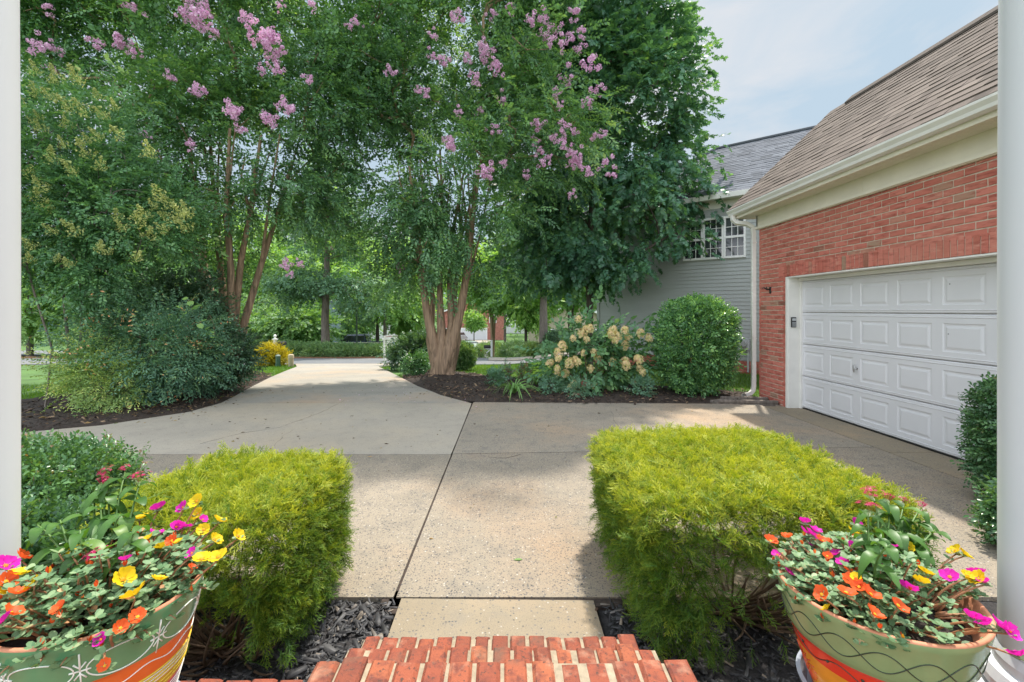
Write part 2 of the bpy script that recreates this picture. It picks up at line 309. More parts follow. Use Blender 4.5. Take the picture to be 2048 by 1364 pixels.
def strip(name, L, Rr, m, na=8, nl=4, dz=0., parent=None, skirt=.12):
    L, Rr = np.asarray(L, float), np.asarray(Rr, float); mb = MB(); rows = []
    for k in range(len(L)-1):
        for q in range(nl):
            t = q / nl; rows.append((L[k]*(1-t)+L[k+1]*t, Rr[k]*(1-t)+Rr[k+1]*t))
    rows.append((L[-1], Rr[-1])); n = na + 1; vs = []
    for a, b in rows:
        for i in range(n):
            p = a + (b-a)*i/na; vs.append((p[0], p[1], float(g(p[0], p[1])) + dz))
    fs = [(j*n+i, j*n+i+1, (j+1)*n+i+1, (j+1)*n+i) for j in range(len(rows)-1) for i in range(na)]
    mb.add(vs, fs)
    for side in (0, na):                            # the slab's edge
        e = [vs[j*n+side] for j in range(len(rows))]
        mb.add(e + [(x, y, z-skirt) for x, y, z in e], [(j, j+1, len(e)+j+1, len(e)+j) for j in range(len(e)-1)])
    for row in (0, len(rows)-1):
        e = vs[row*n:(row+1)*n]
        mb.add(e + [(x, y, z-skirt) for x, y, z in e], [(j, j+1, n+j+1, n+j) for j in range(n-1)])
    return mb.build(name, m, parent)
dw = empty('driveway', (0, 5, 0)); tag(dw, kind='structure')
upL = [(-5.02,8.13), G(474,790), G(508,771), G(540,755), G(568,743), G(594,733)]
upR = [(-.62,8.13), G(880,790), G(835,772), G(806,757), G(782,745), G(757,733)]
upL.append((upL[-1][0]-.9, 19.5)); upR.append((upR[-1][0]+.9, 19.5))
strip('slab', upL, upR, M['concrete_far'], parent=dw, na=10)
strip('slab', [(-9.6,5.255), (-7.6,5.6), (-5.75,6.55), (-5.1,7.4), (-5.02,8.115)], [(-.615,5.235), (-.61,5.6), (-.6,6.55), (-.595,7.4), (-.59,8.115)], M['concrete_grey'], parent=dw)
strip('slab', [(-9.6,2.63), (-9.6,5.238)], [(-.64,2.63), (-.612,5.22)], M['concrete_agg'], parent=dw)
strip('slab', [(-.60,5.255), (-.565,8.19)], [(4.42,5.52), (4.42,8.04)], M['concrete_agg_fine'], parent=dw)
strip('slab', [(4.42,8.04), (4.42,8.05)], [(4.76,7.9), (4.76,8.03)], M['concrete_agg_fine'], parent=dw, na=2, nl=1)
strip('slab', [(-.622,2.63), (-.597,5.238)], [(4.42,2.63), (4.42,5.503)], M['concrete_agg'], parent=dw)
strip('slab', [(4.436,2.63), (4.436,5.30)], [(5.2,2.63), (5.2,5.30)], M['concrete_walk'], parent=dw, na=2)
strip('slab', [(4.436,5.312), (4.436,7.86)], [(5.2,5.312), (5.2,7.86)], M['concrete_walk'], parent=dw, na=2)
mb = MB(); 
for a, b in (((-.66,2.5),(-.54,8.3)), ((-9.7,5.15),(-.5,5.35)), ((-.7,5.15),(4.5,5.6)), ((4.38,2.6),(4.5,8.1)), ((-5.3,7.98),(-.4,8.32)), ((-.7,2.56),(.7,2.70)), ((4.3,5.2),(5.25,5.4))):
    mb.box(a[0], b[0], a[1], b[1], -.09, -.008)
mb.build('joint_fill', M['mulch'], dw)
wk = tag(strip('walkway', [(-.59,1.75), (-.59,2.618)], [(.50,1.75), (.50,2.60)], M['concrete_walk']), kind='structure')
# hairline cracks in the slabs: thin dark open seams
mb = MB()
def crack(px, w=.0022):
    P = [np.array([*G(*p), .0012]) for p in px]; Q = []
    for a, b in zip(P[:-1], P[1:]):
        k = max(2, int(np.linalg.norm(b-a) / .09))
        for i in range(k): Q.append(a+(b-a)*i/k + np.array([rng.normal(0,.012), rng.normal(0,.012), 0]))
    Q.append(P[-1]); mb.tube(Q, [w*rng.uniform(.4,1.3) for _ in Q], 4, flat=.3)
crack([(1221,822),(1228,830),(1226,840),(1240,852),(1248,868)]); crack([(690,800),(640,826),(560,855),(480,868),(400,888)]); crack([(590,858),(566,872),(548,893)], .0015)
crack([(980,914),(1010,917),(1040,910)], .004)
mb.build('crack', M['dark'], dw)
# street
tag(strip('road', [(-60,19.4), (-25,19.4), (-7,19.4), (-1,19.3), (3,19.5), (9,20.5)], [(-60,24.6), (-25,24.6), (-7,24.6), (-4.4,24.6), (-.8,24.6), (9,25.5)], M['road'], dz=-.02), kind='structure')
tag(strip('side_road', [(-4.2,24.7), (-4.6,31), (-5.4,40), (-7.5,60), (-13,95)], [(-.6,24.7), (-.7,31), (-1.2,40), (-2.2,60), (-4,95)], M['road'], dz=-.02), kind='structure')
tag(strip('neighbor_driveway', [(-.8,22.2), (1.2,21.4), (4.0,19.6), (9,17.5)], [(-.9,25), (1.3,23.9), (4.6,22.0), (10,20)], M['concrete_far'], dz=.03), kind='structure')
tag(strip('back_road', [(-60,40), (-20,41), (-3,42.5)], [(-60,47), (-20,48), (-3,49.5)], M['road'], dz=.3), kind='structure')
tag(strip('forecourt', [(-16,78), (-14,90)], [(-2.5,78), (-2.5,90)], M['concrete_far'], dz=.02), kind='structure')

def inpoly(px, py, poly):
    ins = np.zeros(np.shape(px), bool); n = len(poly)
    for i in range(n):
        (x0, y0), (x1, y1) = poly[i], poly[(i+1) % n]
        ins ^= ((y0 > py) != (y1 > py)) & (px < (x1-x0)*(py-y0)/(y1-y0+1e-12) + x0)
    return ins
def bed(name, poly, m, mound, base=-.03, rings=14, kind='structure'):
    P = np.asarray(poly, float); Q = []
    for a, b in zip(P, np.roll(P, -1, 0)):
        k = max(1, int(np.linalg.norm(b-a)/.18))
        for i in range(k): Q.append(a+(b-a)*i/k)
    Q = np.array(Q); c = Q.mean(0); V = []
    for r in range(rings+1):
        t = 1 - r/rings; p = c + (Q-c)*t
        z = g(p[:,0], p[:,1]) + base + mound(p[:,0], p[:,1]) * min(1, r/3) + (rng.normal(0, .008, len(p)) if r else 0)
        V.append(np.column_stack([p, z]))
    V = np.concatenate(V); n = len(Q); i = np.arange(n); Fc = []
    for r in range(rings):
        a, b = r*n+i, r*n+(i+1)%n; Fc += [np.stack([a, b, b+n], 1), np.stack([a, b+n, a+n], 1)]
    e = np.column_stack([Q, V[:n,2]-.12]); V = np.concatenate([V, e]); k0 = (rings+1)*n
    Fc.append(np.stack([i, k0+i, (i+1)%n], 1)); Fc.append(np.stack([(i+1)%n, k0+i, k0+(i+1)%n], 1))
    return tag(tri_obj(name, V, np.concatenate(Fc), np.full(len(V), .5), m), kind=kind)
bedR = [G(*p) for p in ((806,757),(835,772),(880,790),(945,804),(1100,809),(1250,810),(1400,807),(1440,806))] + [(4.6,8.05),(4.74,8.8)] + [G(*p) for p in ((1490,781),(1340,777),(1200,771),(1090,761),(1000,754),(930,746),(885,739),(835,742),(805,748))]
moundR = lambda x, y: .05 + .20*np.exp(-(((x+1.55)/.95)**2 + ((y-11.3)/.9)**2))
bedL = [(-9.6,5.27),(-7.6,5.62),(-5.77,6.57),(-5.12,7.42),(-5.04,8.13)] + [G(474,790),G(508,771),G(536,757),G(545,750),G(490,742),G(400,748),G(300,765),G(200,775),G(110,800)] + [(-9.6,6.9)]
moundL = lambda x, y: .06 + .05*np.exp(-(((x+6.2)/1.)**2 + ((y-9)/1.5)**2))
def zR(x, y): return float(g(x, y) - .03 + moundR(x, y))
def zL(x, y): return float(g(x, y) - .03 + moundL(x, y))
bed('mulch_bed', bedR, M['mulch'], moundR); bed('mulch_bed', bedL, M['mulch'], moundL)
fbL = [(-5,.6),(-.62,.6),(-.60,2.0),(-.62,2.64),(-1.5,2.66),(-5,2.66)]; fbR = [(.52,.6),(5,.6),(5,2.62),(3.4,2.66),(1.4,2.66),(.52,2.6)]
sb = [(3.46,2.7),(4.35,2.7),(4.7,3.3),(4.7,4.05),(4.2,4.0),(4.0,3.6),(3.5,3.2)]
flat = lambda x, y: .02 + 0*x
bed('mulch_bed', fbL, M['mulch_black'], flat); bed('mulch_bed', fbR, M['mulch_black'], flat)
bed('mulch_bed', sb, M['mulch_black'], lambda x, y: .02+0*x, base=.02)

def chips(name, poly, n, zf, m, size, seed):
    r = np.random.default_rng(seed); P = np.asarray(poly); lo, hi = P.min(0), P.max(0)
    xy = r.uniform(lo, hi, (n*3, 2)); xy = xy[inpoly(xy[:,0], xy[:,1], P)][:n]; n = len(xy)
    th = r.uniform(0, 2*pi, n); tl = r.normal(0, .35, n); L = size*r.lognormal(0, .45, n); wd_ = L*r.uniform(.12,.4,n); h = wd_*.35
    d = np.column_stack([np.cos(th)*np.cos(tl), np.sin(th)*np.cos(tl), np.sin(tl)]); s = np.column_stack([-np.sin(th), np.cos(th), 0*th]); u = np.cross(d, s)
    c = np.column_stack([xy, zf(xy[:,0], xy[:,1]) + h*.6 + np.abs(r.normal(0,.006,n))])
    k = np.array([(-1,-1,-1),(1,-.5,-1),(1,.6,-1),(-1,1,-1),(-.9,-.8,1),(.9,-.3,1),(.9,.4,1),(-.8,.8,1)])
    V = c[:,None] + .5*(k[None,:,0:1]*(d*L[:,None])[:,None] + k[None,:,1:2]*(s*wd_[:,None])[:,None] + k[None,:,2:3]*(u*h[:,None])[:,None])
    t = np.array([(4,5,6),(4,6,7),(0,1,5),(0,5,4),(1,2,6),(1,6,5),(2,3,7),(2,7,6),(3,0,4),(3,4,7)])
    Fc = (np.arange(n)*8)[:,None,None] + t[None]
    return tag(tri_obj(name, V, Fc, np.repeat(r.random(n), 8), m), kind='stuff')
chips('mulch_chips', bedR, 6000, lambda x, y: g(x,y)-.03+moundR(x,y), M['chip'], .05, 1)
chips('mulch_chips', bedL, 6000, lambda x, y: g(x,y)-.03+moundL(x,y), M['chip'], .05, 2)
chips('mulch_chips', [(-2.4,.9),(-.64,.9),(-.62,2.6),(-2.4,2.6)], 9000, lambda x, y: -.01+0*x, M['chip_black'], .034, 3)
chips('mulch_chips', [(.55,.9),(2.4,.9),(2.4,2.6),(.55,2.6)], 7000, lambda x, y: -.01+0*x, M['chip_black'], .034, 4)
chips('mulch_chips', sb, 1200, lambda x, y: .04+0*x, M['chip_black'], .035, 5)

# lawn blades
roadp = [(-60,19.3),(3,19.3),(9,20.4),(9,25.6),(-60,24.7)]
drvp = [tuple(p) for p in upL] + [tuple(p) for p in upR[::-1]]
ndp = [(-.8,22.1),(1.2,21.3),(4,19.5),(9,17.4),(10,20.1),(4.6,22.1),(1.3,24),(-.9,25.1)]
def blades(n, x0, x1, y0, y1, h, w, seed):
    r = np.random.default_rng(seed); x, y = r.uniform(x0, x1, n), r.uniform(y0, y1, n); ok = np.ones(n, bool)
    for p in (roadp, drvp, ndp, bedR, bedL): ok &= ~inpoly(x, y, p)
    ok &= ~((y < 8.4) & (x > -9)); ok &= ~((x > 4.6) & (y < 8.7))
    x, y = x[ok], y[ok]; n = len(x); th = r.uniform(0, 2*pi, n); hh = h*r.lognormal(0, .3, n)
    b = np.column_stack([x, y, g(x, y)-.06]); s = np.column_stack([np.cos(th), np.sin(th), 0*th])*w
    tip = b + np.column_stack([r.normal(0,.35,n)*hh, r.normal(0,.35,n)*hh, hh+.03])
    V = np.stack([b-s, b+s, tip], 1); tone = np.clip(.5+.3*np.sin(x*1.3)*np.sin(y*.9+1)+r.normal(0,.22,n), 0, 1)
    return V, np.repeat(tone, 3)
A = [blades(70000, -3.2, 8, 8.6, 20, .045, .006, 11), blades(30000, -9.5, -4.2, 8.5, 19.4, .045, .006, 12), blades(9000, -12, -6, 6.2, 11, .05, .006, 13),
     blades(30000, -1, 12, 22, 42, .07, .014, 14)]
V = np.concatenate([a[0] for a in A]); T = np.concatenate([a[1] for a in A])
tag(tri_obj('grass', V, np.arange(len(V)*3).reshape(-1,3), T, LM['grass']), kind='stuff')

# ------------------------------------------------------------------ brick work
def brick(mb, c, u, v, n, lu, lv, d=.06, ch=.004, tone=.5, m=0):
    # c: centre of the front face, u/v: unit vectors in the face, n: outward; lu, lv half sizes
    c, u, v, n = map(np.asarray, (c, u, v, n)); A = [(-1,-1),(1,-1),(1,1),(-1,1)]
    j = lambda: rng.normal(0, .0012)
    back = [c + i*lu*u + k*lv*v - d*n for i, k in A]; mid = [c + (i*lu+j())*u + (k*lv+j())*v - ch*n for i, k in A]; fr = [c + i*(lu-ch)*u + k*(lv-ch)*v + j()*n for i, k in A]
    fs = [(8,9,10,11)] + [(4+i, 4+(i+1)%4, 8+(i+1)%4, 8+i) for i in range(4)] + [(i, (i+1)%4, 4+(i+1)%4, 4+i) for i in range(4)]
    mb.add(back+mid+fr, fs, m, tone)
def btone(): return float(np.clip(rng.choice([rng.normal(.5,.17), rng.normal(.97,.04), rng.normal(.06,.05)], p=[.91,.06,.03]), 0, 1))

# ------------------------------------------------------------------ garage
XB, XD, YC = 4.75, 4.97, 8.59
gar = empty('brick_garage', (6.3, 5, 0), 'red brick garage with brown shingle roof and white panelled door beside the driveway', 'garage')
ZT, OY0, OY1, OZ = 3.15, 2.80, 7.79, 2.20
mb = MB(); mo = MB(); ux, uz, nn = (0,1,0), (0,0,1), (-1,0,0); ch = .0813; bl = .232
row = 0; z = -.06
while z < ZT - .02:
    h = min(ch, ZT - z) - .0135; y = -1.5 - (row % 2) * bl/2
    while y < YC:
        y0, y1 = max(y, -1.5), min(y + bl - .0135, YC)
        zc = z + h/2
        if y1 - y0 > .03:
            segs = [(y0, y1)]
            if zc < OZ + .21: segs = [(a, b) for a, b in ((y0, min(y1, OY0)), (max(y0, OY1), y1)) if b - a > .025]
            for a, b in segs: brick(mb, (XB, (a+b)/2, zc), ux, uz, nn, (b-a)/2, h/2, tone=btone())
        y += bl
    z += ch; row += 1
y = OY0 - .1
while y < OY1 + .14:                                 # soldier course over the opening
    brick(mb, (XB-.002, y+.034, OZ+.105), ux, uz, nn, .034, .10, tone=btone()); y += .079
z = .02; row = 0                                     # quoin returns round the far corner and the opening's jamb
while z < ZT - .02:
    for k in range(8): brick(mb, (XB+.111+k*bl+(row%2)*.0, YC-.002, z-.04+.035), (-1,0,0), uz, (0,1,0), .110, .035, tone=btone())
    if z < OZ: brick(mb, (XB+.055, OY1, z-.04+.035), (1,0,0), uz, (0,-1,0), .05, .035, tone=btone())
    z += ch; row += 1
mb.build('brick_wall', M['brick'], gar, bevel=0)
mo.box(XB+.008, XB+.2, -1.5, OY0, -.1, ZT); mo.box(XB+.008, XB+.2, OY1+.012, YC-.008, -.1, ZT); mo.box(XB+.008, XB+.2, OY0, OY1+.012, OZ+.004, ZT)
mo.box(XB+.2, 8.6, YC-.2, YC-.012, -.1, ZT); mo.box(8.4, 8.6, -1.5, YC-.2, -.1, ZT)
mo.build('mortar', M['mortar'], gar)
fr = MB()                                            # frame of the opening
fr.box(XB+.006, XD+.06, OY1-.085, OY1-.012, -.02, OZ-.02); fr.box(XB-.004, XD+.06, OY0, OY1-.012, OZ-.02, OZ+.0)
fr.box(XD-.035, XD+.06, OY1-.115, OY1-.087, -.02, OZ-.045); fr.box(XD-.05, XD+.06, OY0, OY1-.087, OZ-.075, OZ-.022); fr.box(XB-.010, XB+.006, OY1-.075, OY1-.02, -.02, OZ-.02)
fr.box(XB+.006, XD+.06, OY0+.0, OY0+.07, -.02, OZ-.02)
fr.build('door_frame', M['white_metal'], gar, bevel=.004)
gd = sub_empty('garage_door', (XD, 5.3, 0), gar)
Y0, Y1 = OY0+.07, OY1-.09; NP = 8; pw = (Y1-Y0)/NP; DH = 2.115; rh = DH/4
for rowi in range(4):
    mb = MB(); z0, z1 = .015+rowi*rh+.004, .015+(rowi+1)*rh-.004
    yb = [Y0]; zb0, zb1 = z0+.095, z1-.105
    def q(y0, y1, a, b, x=XD): mb.add([(x,y0,a),(x,y1,a),(x,y1,b),(x,y0,b)], [(0,3,2,1)])
    q(Y0, Y1, z0+.012, zb0); q(Y0, Y1, zb1, z1-.012)
    mb.add([(XD+.012,Y0,z0),(XD+.012,Y1,z0),(XD,Y1,z0+.012),(XD,Y0,z0+.012)], [(0,3,2,1)]); mb.add([(XD,Y0,z1-.012),(XD,Y1,z1-.012),(XD+.012,Y1,z1),(XD+.012,Y0,z1)], [(0,3,2,1)])
    for e, zz in ((.024, z0+.03), (.024, z1-.045)):   # ribs pressed along the section
        mb.add([(XD,Y0,zz),(XD,Y1,zz),(XD-.006,Y1,zz+.006),(XD-.006,Y0,zz+.006),(XD,Y0,zz+.014),(XD,Y1,zz+.014)], [(0,3,2,1),(3,4,5,2)])
    for k in range(NP):
        a, b = Y0+k*pw, Y0+(k+1)*pw; p0, p1 = a+.065, b-.065
        q(a, p0, zb0, zb1); q(p1, b, zb0, zb1)
        R_ = [(p0,zb0,XD),(p1,zb0,XD),(p1,zb1,XD),(p0,zb1,XD)]
        rings = [(0,0),(.010,.007),(.028,.008),(.055,-.001),(.060,-.001)]
        vs = []
        for ins, dx in rings: vs += [(XD+dx, p0+ins, zb0+ins), (XD+dx, p1-ins, zb0+ins), (XD+dx, p1-ins, zb1-ins), (XD+dx, p0+ins, zb1-ins)]
        fs = [(4*r+i, 4*r+4+i, 4*r+4+(i+1)%4, 4*r+(i+1)%4) for r in range(4) for i in range(4)] + [(16,19,18,17)]
        mb.add(vs, fs)
    mb.box(XD+.013, XD+.05, Y0, Y1, z0, z1)
    mb.build('door_section', M['door_white'], gd)
mb = MB(); mb.box(XD-.002, XD+.03, Y0-.01, Y1+.01, -.015, .014); o = mb.build('bottom_seal', M['dark'], gd)
mb = MB(); hy = W(1715,737,1)[0]; yh = XD*F/(1715-VX); zh = CZ-(737-VY)*yh/F
mb.tube([(XD-.002,yh,zh),(XD-.045,yh,zh)], .012, 8); mb.tube([(XD-.045,yh-.0,zh+.055),(XD-.05,yh+.0,zh-.055)], .009, 8); o = mb.build('door_handle', M['galv'], gd, smooth=True); mb = MB(); mb.box(XD-.006, XD, yh+.06, yh+.085, zh-.04, zh+.04); mb.build('lock_plate', M['galv'], gd)
for pxx, pyy in ((1900,568),(1897,668)):
    yy = XD*F/(pxx-VX); zz = CZ-(pyy-VY)*yy/F; mb = MB(); mb.tube([(XD-.004,yy,zz),(XD+.004,yy,zz)], .006, 8); mb.build('rivet', M['dark'], gd)
tr = MB(); XF = 4.715                                # frieze, soffit, fascia
tr.box(XF, XB+.12, -1.5, YC+.035, ZT-.01, 3.40); tr.box(XF-.02, XF, -1.5, YC+.055, ZT+.0, ZT+.035); tr.box(XF-.012, XF, -1.5, YC+.045, ZT+.035, ZT+.05)
for yy in (8.0, 6.05, 3.6): tr.box(XF-.006, XF, yy, yy+.012, ZT+.05, 3.395)
tr.box(XF, 8.6, YC-.012, YC+.03, ZT-.01, 3.40)
tr.build('frieze', M['cream'], gar, bevel=.003)
sf = MB(); sf.box(4.44, XB+.1, -1.5, 8.90, 3.40, 3.425)
for k in range(52):
    for s in range(5): sf.box(4.50+s*.028, 4.512+s*.028, 2+k*.12, 2.1+k*.12, 3.397, 3.40)
sf.build('soffit', M['cream'], gar)
fa = MB(); fa.box(4.415, 4.44, -1.5, 8.92, 3.385, 3.555)
fa.build('fascia', M['cream'], gar, bevel=.003)
prof = [(4.412,3.555),(4.412,3.44),(4.37,3.437),(4.335,3.455),(4.328,3.49),(4.300,3.53),(4.300,3.555),(4.308,3.555),(4.308,3.532),(4.336,3.492),(4.342,3.462),(4.372,3.446),(4.404,3.448),(4.404,3.555)]
gt = MB(); gt.prism(prof, lambda u, v, d: (u, d, v), -1.5, 8.93)
gt.build('gutter', M['white_metal'], gar)
# roof: shingle tabs laid in courses
def shingles(mb, e0, along, up, length, slope_len, expo, tabw, nrm, trim=None, th=.009):
    e0, along, up, nrm = map(np.asarray, (e0, along, up, nrm)); k = int(slope_len/expo)+1
    for r in range(k):
        s0, s1 = r*expo, min((r+1)*expo+.012, slope_len); x = -rng.uniform(0, tabw)
        a0, a1 = (0, length) if trim is None else trim(s0+expo/2)
        while x < length:
            w = tabw*rng.uniform(.45,1.35); p0, p1 = max(x, a0), min(x+w-.003, a1)
            if p1-p0 > .015:
                t = th*rng.uniform(.5,1.7); b = e0+along*p0+up*s0; c = e0+along*p1+up*s0; d = e0+along*p1+up*s1; e = e0+along*p0+up*s1
                vs = [b, c, d, e, b+nrm*t, c+nrm*t, d+nrm*.001, e+nrm*.001]
                mb.add(vs, [(4,5,6,7),(0,1,5,4),(1,2,6,5),(3,0,4,7)], 0, float(np.clip(rng.normal(.48,.15),0,1)))
            x += w
sx, sz = 6.33-4.33, 5.483-3.552; SL = math.hypot(sx, sz); upv = np.array([sx/SL, 0, sz/SL]); nv = np.array([-sz/SL, 0, sx/SL])
rf = sub_empty('roof', (6.3, 5, 3.5), gar)
mb = MB(); shingles(mb, (4.325,-1.5,3.562), (0,1,0), upv, 10.44, SL, .143, .26, nv); o = mb.build('shingles', M['shingle'], rf)
mb = MB(); mb.prism([(4.33,3.552),(6.33,5.483),(8.9,3.0),(8.8,2.97),(6.33,5.35),(4.44,3.53)], lambda u, v, d: (u, d, v), -1.5, 8.93); o = mb.build('roof_deck', M['shingle'], rf)
mb = MB(); y = 1.2
while y < 7.72:
    mb.prism([(6.20,5.40),(6.20,5.435),(6.33,5.56),(6.46,5.435),(6.46,5.40)], lambda u, v, d: (u, d, v), y, y+1.19, tone=.15); y += 1.2
o = mb.build('ridge_vent', M['shingle'], rf)
mb = MB(); y = -1.5
while y < 8.9:
    mb.prism([(6.2,5.372),(6.2,5.385),(6.33,5.508),(6.46,5.385),(6.46,5.372)], lambda u, v, d: (u, d, v), y, min(y+.15, 8.935), tone=float(rng.uniform(.2,.6))); y += .152
o = mb.build('ridge_cap', M['shingle'], rf)
mb = MB(); mb.prism([(4.44,3.40),(4.75,3.40),(6.33,5.0),(6.33,5.34),(4.44,3.52)], lambda u, v, d: (u, d, v), YC-.02, YC+.01)
mb.prism([(4.42,3.42),(6.33,5.29),(6.33,5.42),(4.40,3.55)], lambda u, v, d: (u, d, v), 8.90, 8.925)
mb.build('gable', M['cream'], gar)
dp = MB(); C = [(4.36,8.80,3.45),(4.36,8.79,3.37),(4.41,8.77,3.31),(4.58,8.70,3.27),(4.67,8.665,3.20),(4.685,8.66,3.08),(4.685,8.66,.22),(4.67,8.655,.13),(4.60,8.63,.07),(4.45,8.58,.045)]
dp.tube(C, .052, 4, cap=False)
dp.build('downspout', M['white_metal'], gar, bevel=.006)
for z_ in (1.1, 2.9, 3.16): mb = MB(); mb.tube([(4.685,8.66,z_),(4.685,8.66,z_+.02)], .056, 4); mb.build('downspout_strap', M['white_metal'], gar)
mb = MB(); yk = 7.70; zk = CZ-(645-VY)*yk/F; xk = (1587-VX)*yk/F
mb.box(xk-.045, xk+.035, OY1-.115, OY1-.085, zk-.08, zk+.09); kp = empty('keypad', (xk, OY1-.1, zk), 'small black keypad on the white jamb of the garage door', 'keypad')
mb.build('keypad_case', M['black'], kp, bevel=.008)
mb = MB()
for i in range(3):
    for j in range(4): mb.box(xk-.033+i*.021, xk-.019+i*.021, OY1-.119, OY1-.115, zk-.066+j*.02, zk-.053+j*.02)
mb.box(xk-.035, xk+.025, OY1-.119, OY1-.115, zk+.03, zk+.07); mb.build('key', M['grey_box'], kp)
yb = XB*F/(1541-VX); zb = CZ-(579-VY)*yb/F
hk = empty('wall_hook', (XB, yb, zb), 'small black iron hook on the red brick beside the garage opening', 'hook')
mb = MB(); mb.box(XB-.012, XB+.002, yb-.025, yb+.025, zb-.07, zb+.045); mb.build('back_plate', M['black'], hk, bevel=.004)
mb = MB(); mb.tube([(XB-.008,yb,zb+.01),(XB-.06,yb,zb+.0),(XB-.11,yb+.02,zb+.035),(XB-.14,yb+.03,zb+.02)], [.016,.014,.012,.006], 8); mb.tube([(XB-.06,yb,zb),(XB-.09,yb-.03,zb+.05)], [.012,.006], 8); mb.build('hook_arm', M['black'], hk, smooth=True)
sx0, sy0 = G(1466,800)
mb = MB(); P3 = lambda u, v, d: (u, v, d)
mb.prism([(3.72,8.06),(4.72,7.93),(4.74,8.28),(3.9,8.36),(3.68,8.25)], P3, -.02, .03)
for a in ((3.74,8.07,4.72,7.95),(3.92,8.35,4.73,8.27)):
    mb.obox(((a[0]+a[2])/2,(a[1]+a[3])/2,.05), ((a[2]-a[0])/2,(a[3]-a[1])/2,0), ((a[1]-a[3])*.03,(a[2]-a[0])*.03,0), (0,0,.025))
sp = mb.build('splash_block', M['bark_grey'], origin=(4.2,8.1,0), bevel=.008); tag(sp, 'weathered grey concrete splash block under the garage downspout', 'splash block')

# ------------------------------------------------------------------ neighbouring house
RC = np.array([6.67,12.5,0]); D = np.array([-.755,.656,0]); D /= np.linalg.norm(D); NB = np.array([-D[1], D[0], 0]); NB = NB if NB[1] > 0 else -NB   # NB: away from the camera
NF = -NB; up3 = np.array([0,0,1.])
nh = empty('neighbor_house', RC+D*2+NB*3, 'two storey grey vinyl sided house with a dark grey roof behind the brick garage', 'house')
T0, T1, EZ = -5.0, 4.66, 4.80
pt = lambda t, s, z: RC + D*t + NB*s + up3*z
mb = MB(); z = .27
while z < EZ:
    z1 = min(z+.107, EZ); a, b, c, d = pt(T0,-.018,z), pt(T1,-.018,z), pt(T1,-.002,z1), pt(T0,-.002,z1); e, f = pt(T0,0,z), pt(T1,0,z)
    mb.add([a,b,c,d,e,f], [(0,1,2,3),(4,5,1,0)])
    a, b, c, d = pt(T1+.018,0,z), pt(T1+.018,7,z), pt(T1+.002,7,z1), pt(T1+.002,0,z1); e, f = pt(T1,0,z), pt(T1,7,z)
    mb.add([a,b,c,d,e,f], [(0,1,2,3),(4,5,1,0)])
    z += .107
def hbox(mb, t0, t1, s0, s1, z0, z1, m=0, tone=.5): mb.obox(pt((t0+t1)/2,(s0+s1)/2,(z0+z1)/2), D*(t1-t0)/2, NB*(s1-s0)/2, up3*(z1-z0)/2, m, tone)
hbox(mb, T0, T1, .002, 7, .24, EZ)
mb.build('siding', M['siding'], nh)
mb = MB(); hbox(mb, T1-.005, T1+.03, -.03, .06, .26, EZ); hbox(mb, T1-.06, T1+.03, -.034, -.003, .262, EZ); mb.build('corner_post', M['siding'], nh)
mb = MB(); z = -.45; row = 0
while z < .235:
    t = T0-(row%2)*.11
    while t < T1+.02: brick(mb, pt(t+.1,-.005,z+.034), D, up3, NF, .107, .034, tone=btone()); t += .225
    t = -.0
    while t < 6.9: brick(mb, pt(T1+.02,t+.1,z+.034), NB, up3, D, .107, .034, tone=btone()); t += .225
    z += .078; row += 1
hbox(mb, T0, T1+.01, .003, 7, -.5, .25); mb.build('brick_footing', M['brick'], nh)
TW = [(.10,.66),(.665,1.225),(1.23,1.79)]
for a, b in TW:                                      # three sash windows side by side
    wn_ = MB(); z0, z1, zm = 3.09, 4.27, 3.68
    for q_ in ((a,a+.05,z0,z1),(b-.05,b,z0,z1),(a+.05,b-.05,z0,z0+.06),(a+.05,b-.05,z1-.06,z1),(a+.05,b-.05,zm-.03,zm+.03)): hbox(wn_, q_[0], q_[1], -.06, -.0, q_[2], q_[3])
    for s0, s1 in ((z0+.06,zm-.03),(zm+.03,z1-.06)):
        for k in (1,2): x_ = a+.05+(b-a-.1)*k/3; hbox(wn_, x_-.008, x_+.008, -.035, -.02, s0, s1)
        zz = (s0+s1)/2; hbox(wn_, a+.05, b-.05, -.036, -.021, zz-.008, zz+.008)
    w_ = wn_.build('window', M['white'], nh)
    gl = MB(); hbox(gl, a+.04, b-.04, -.022, -.019, z0+.04, z1-.04); o = gl.build('pane', M['glass'], w_)
    gl2 = MB(); 
    for k in range(22): hbox(gl2, a+.045, b-.045, -.0195, -.018, z0+.06+k*.05, z0+.088+k*.05)
    o = gl2.build('blind', M['blind'], w_)
rp = sub_empty('roof', (0,0,EZ), nh)
SR, PT = 3.0, .70; tl, hr = 5.05, 3.3; L = tl - T0; sl_ = math.hypot(SR+.35, (SR+.35)*PT); upr = (NB + up3*PT); upr /= np.linalg.norm(upr); nr = np.cross(D, upr); nr = nr if nr[2] > 0 else -nr
mb = MB(); e0 = pt(T0,-.35,EZ+.06)
shingles(mb, e0, D, upr, L, sl_, .15, .30, nr, trim=lambda s: (0, L - hr*s/sl_)); o = mb.build('shingles', M['shingle_grey'], rp)
A_, B_, C_, D_ = pt(T0,-.36,EZ+.055), pt(tl,-.36,EZ+.055), pt(tl-hr,SR,EZ+.055+(SR+.36)*PT), pt(T0,SR,EZ+.055+(SR+.36)*PT)
E_, F_ = pt(tl,7,EZ+.055), pt(T0,7,EZ+.055)
mb = MB(); mb.add([A_,B_,C_,D_,E_,F_], [(0,1,2,3),(1,4,2),(3,2,4,5),(0,5,4,1),(0,3,5)]); mb.build('roof_deck', M['shingle_grey'], rp)
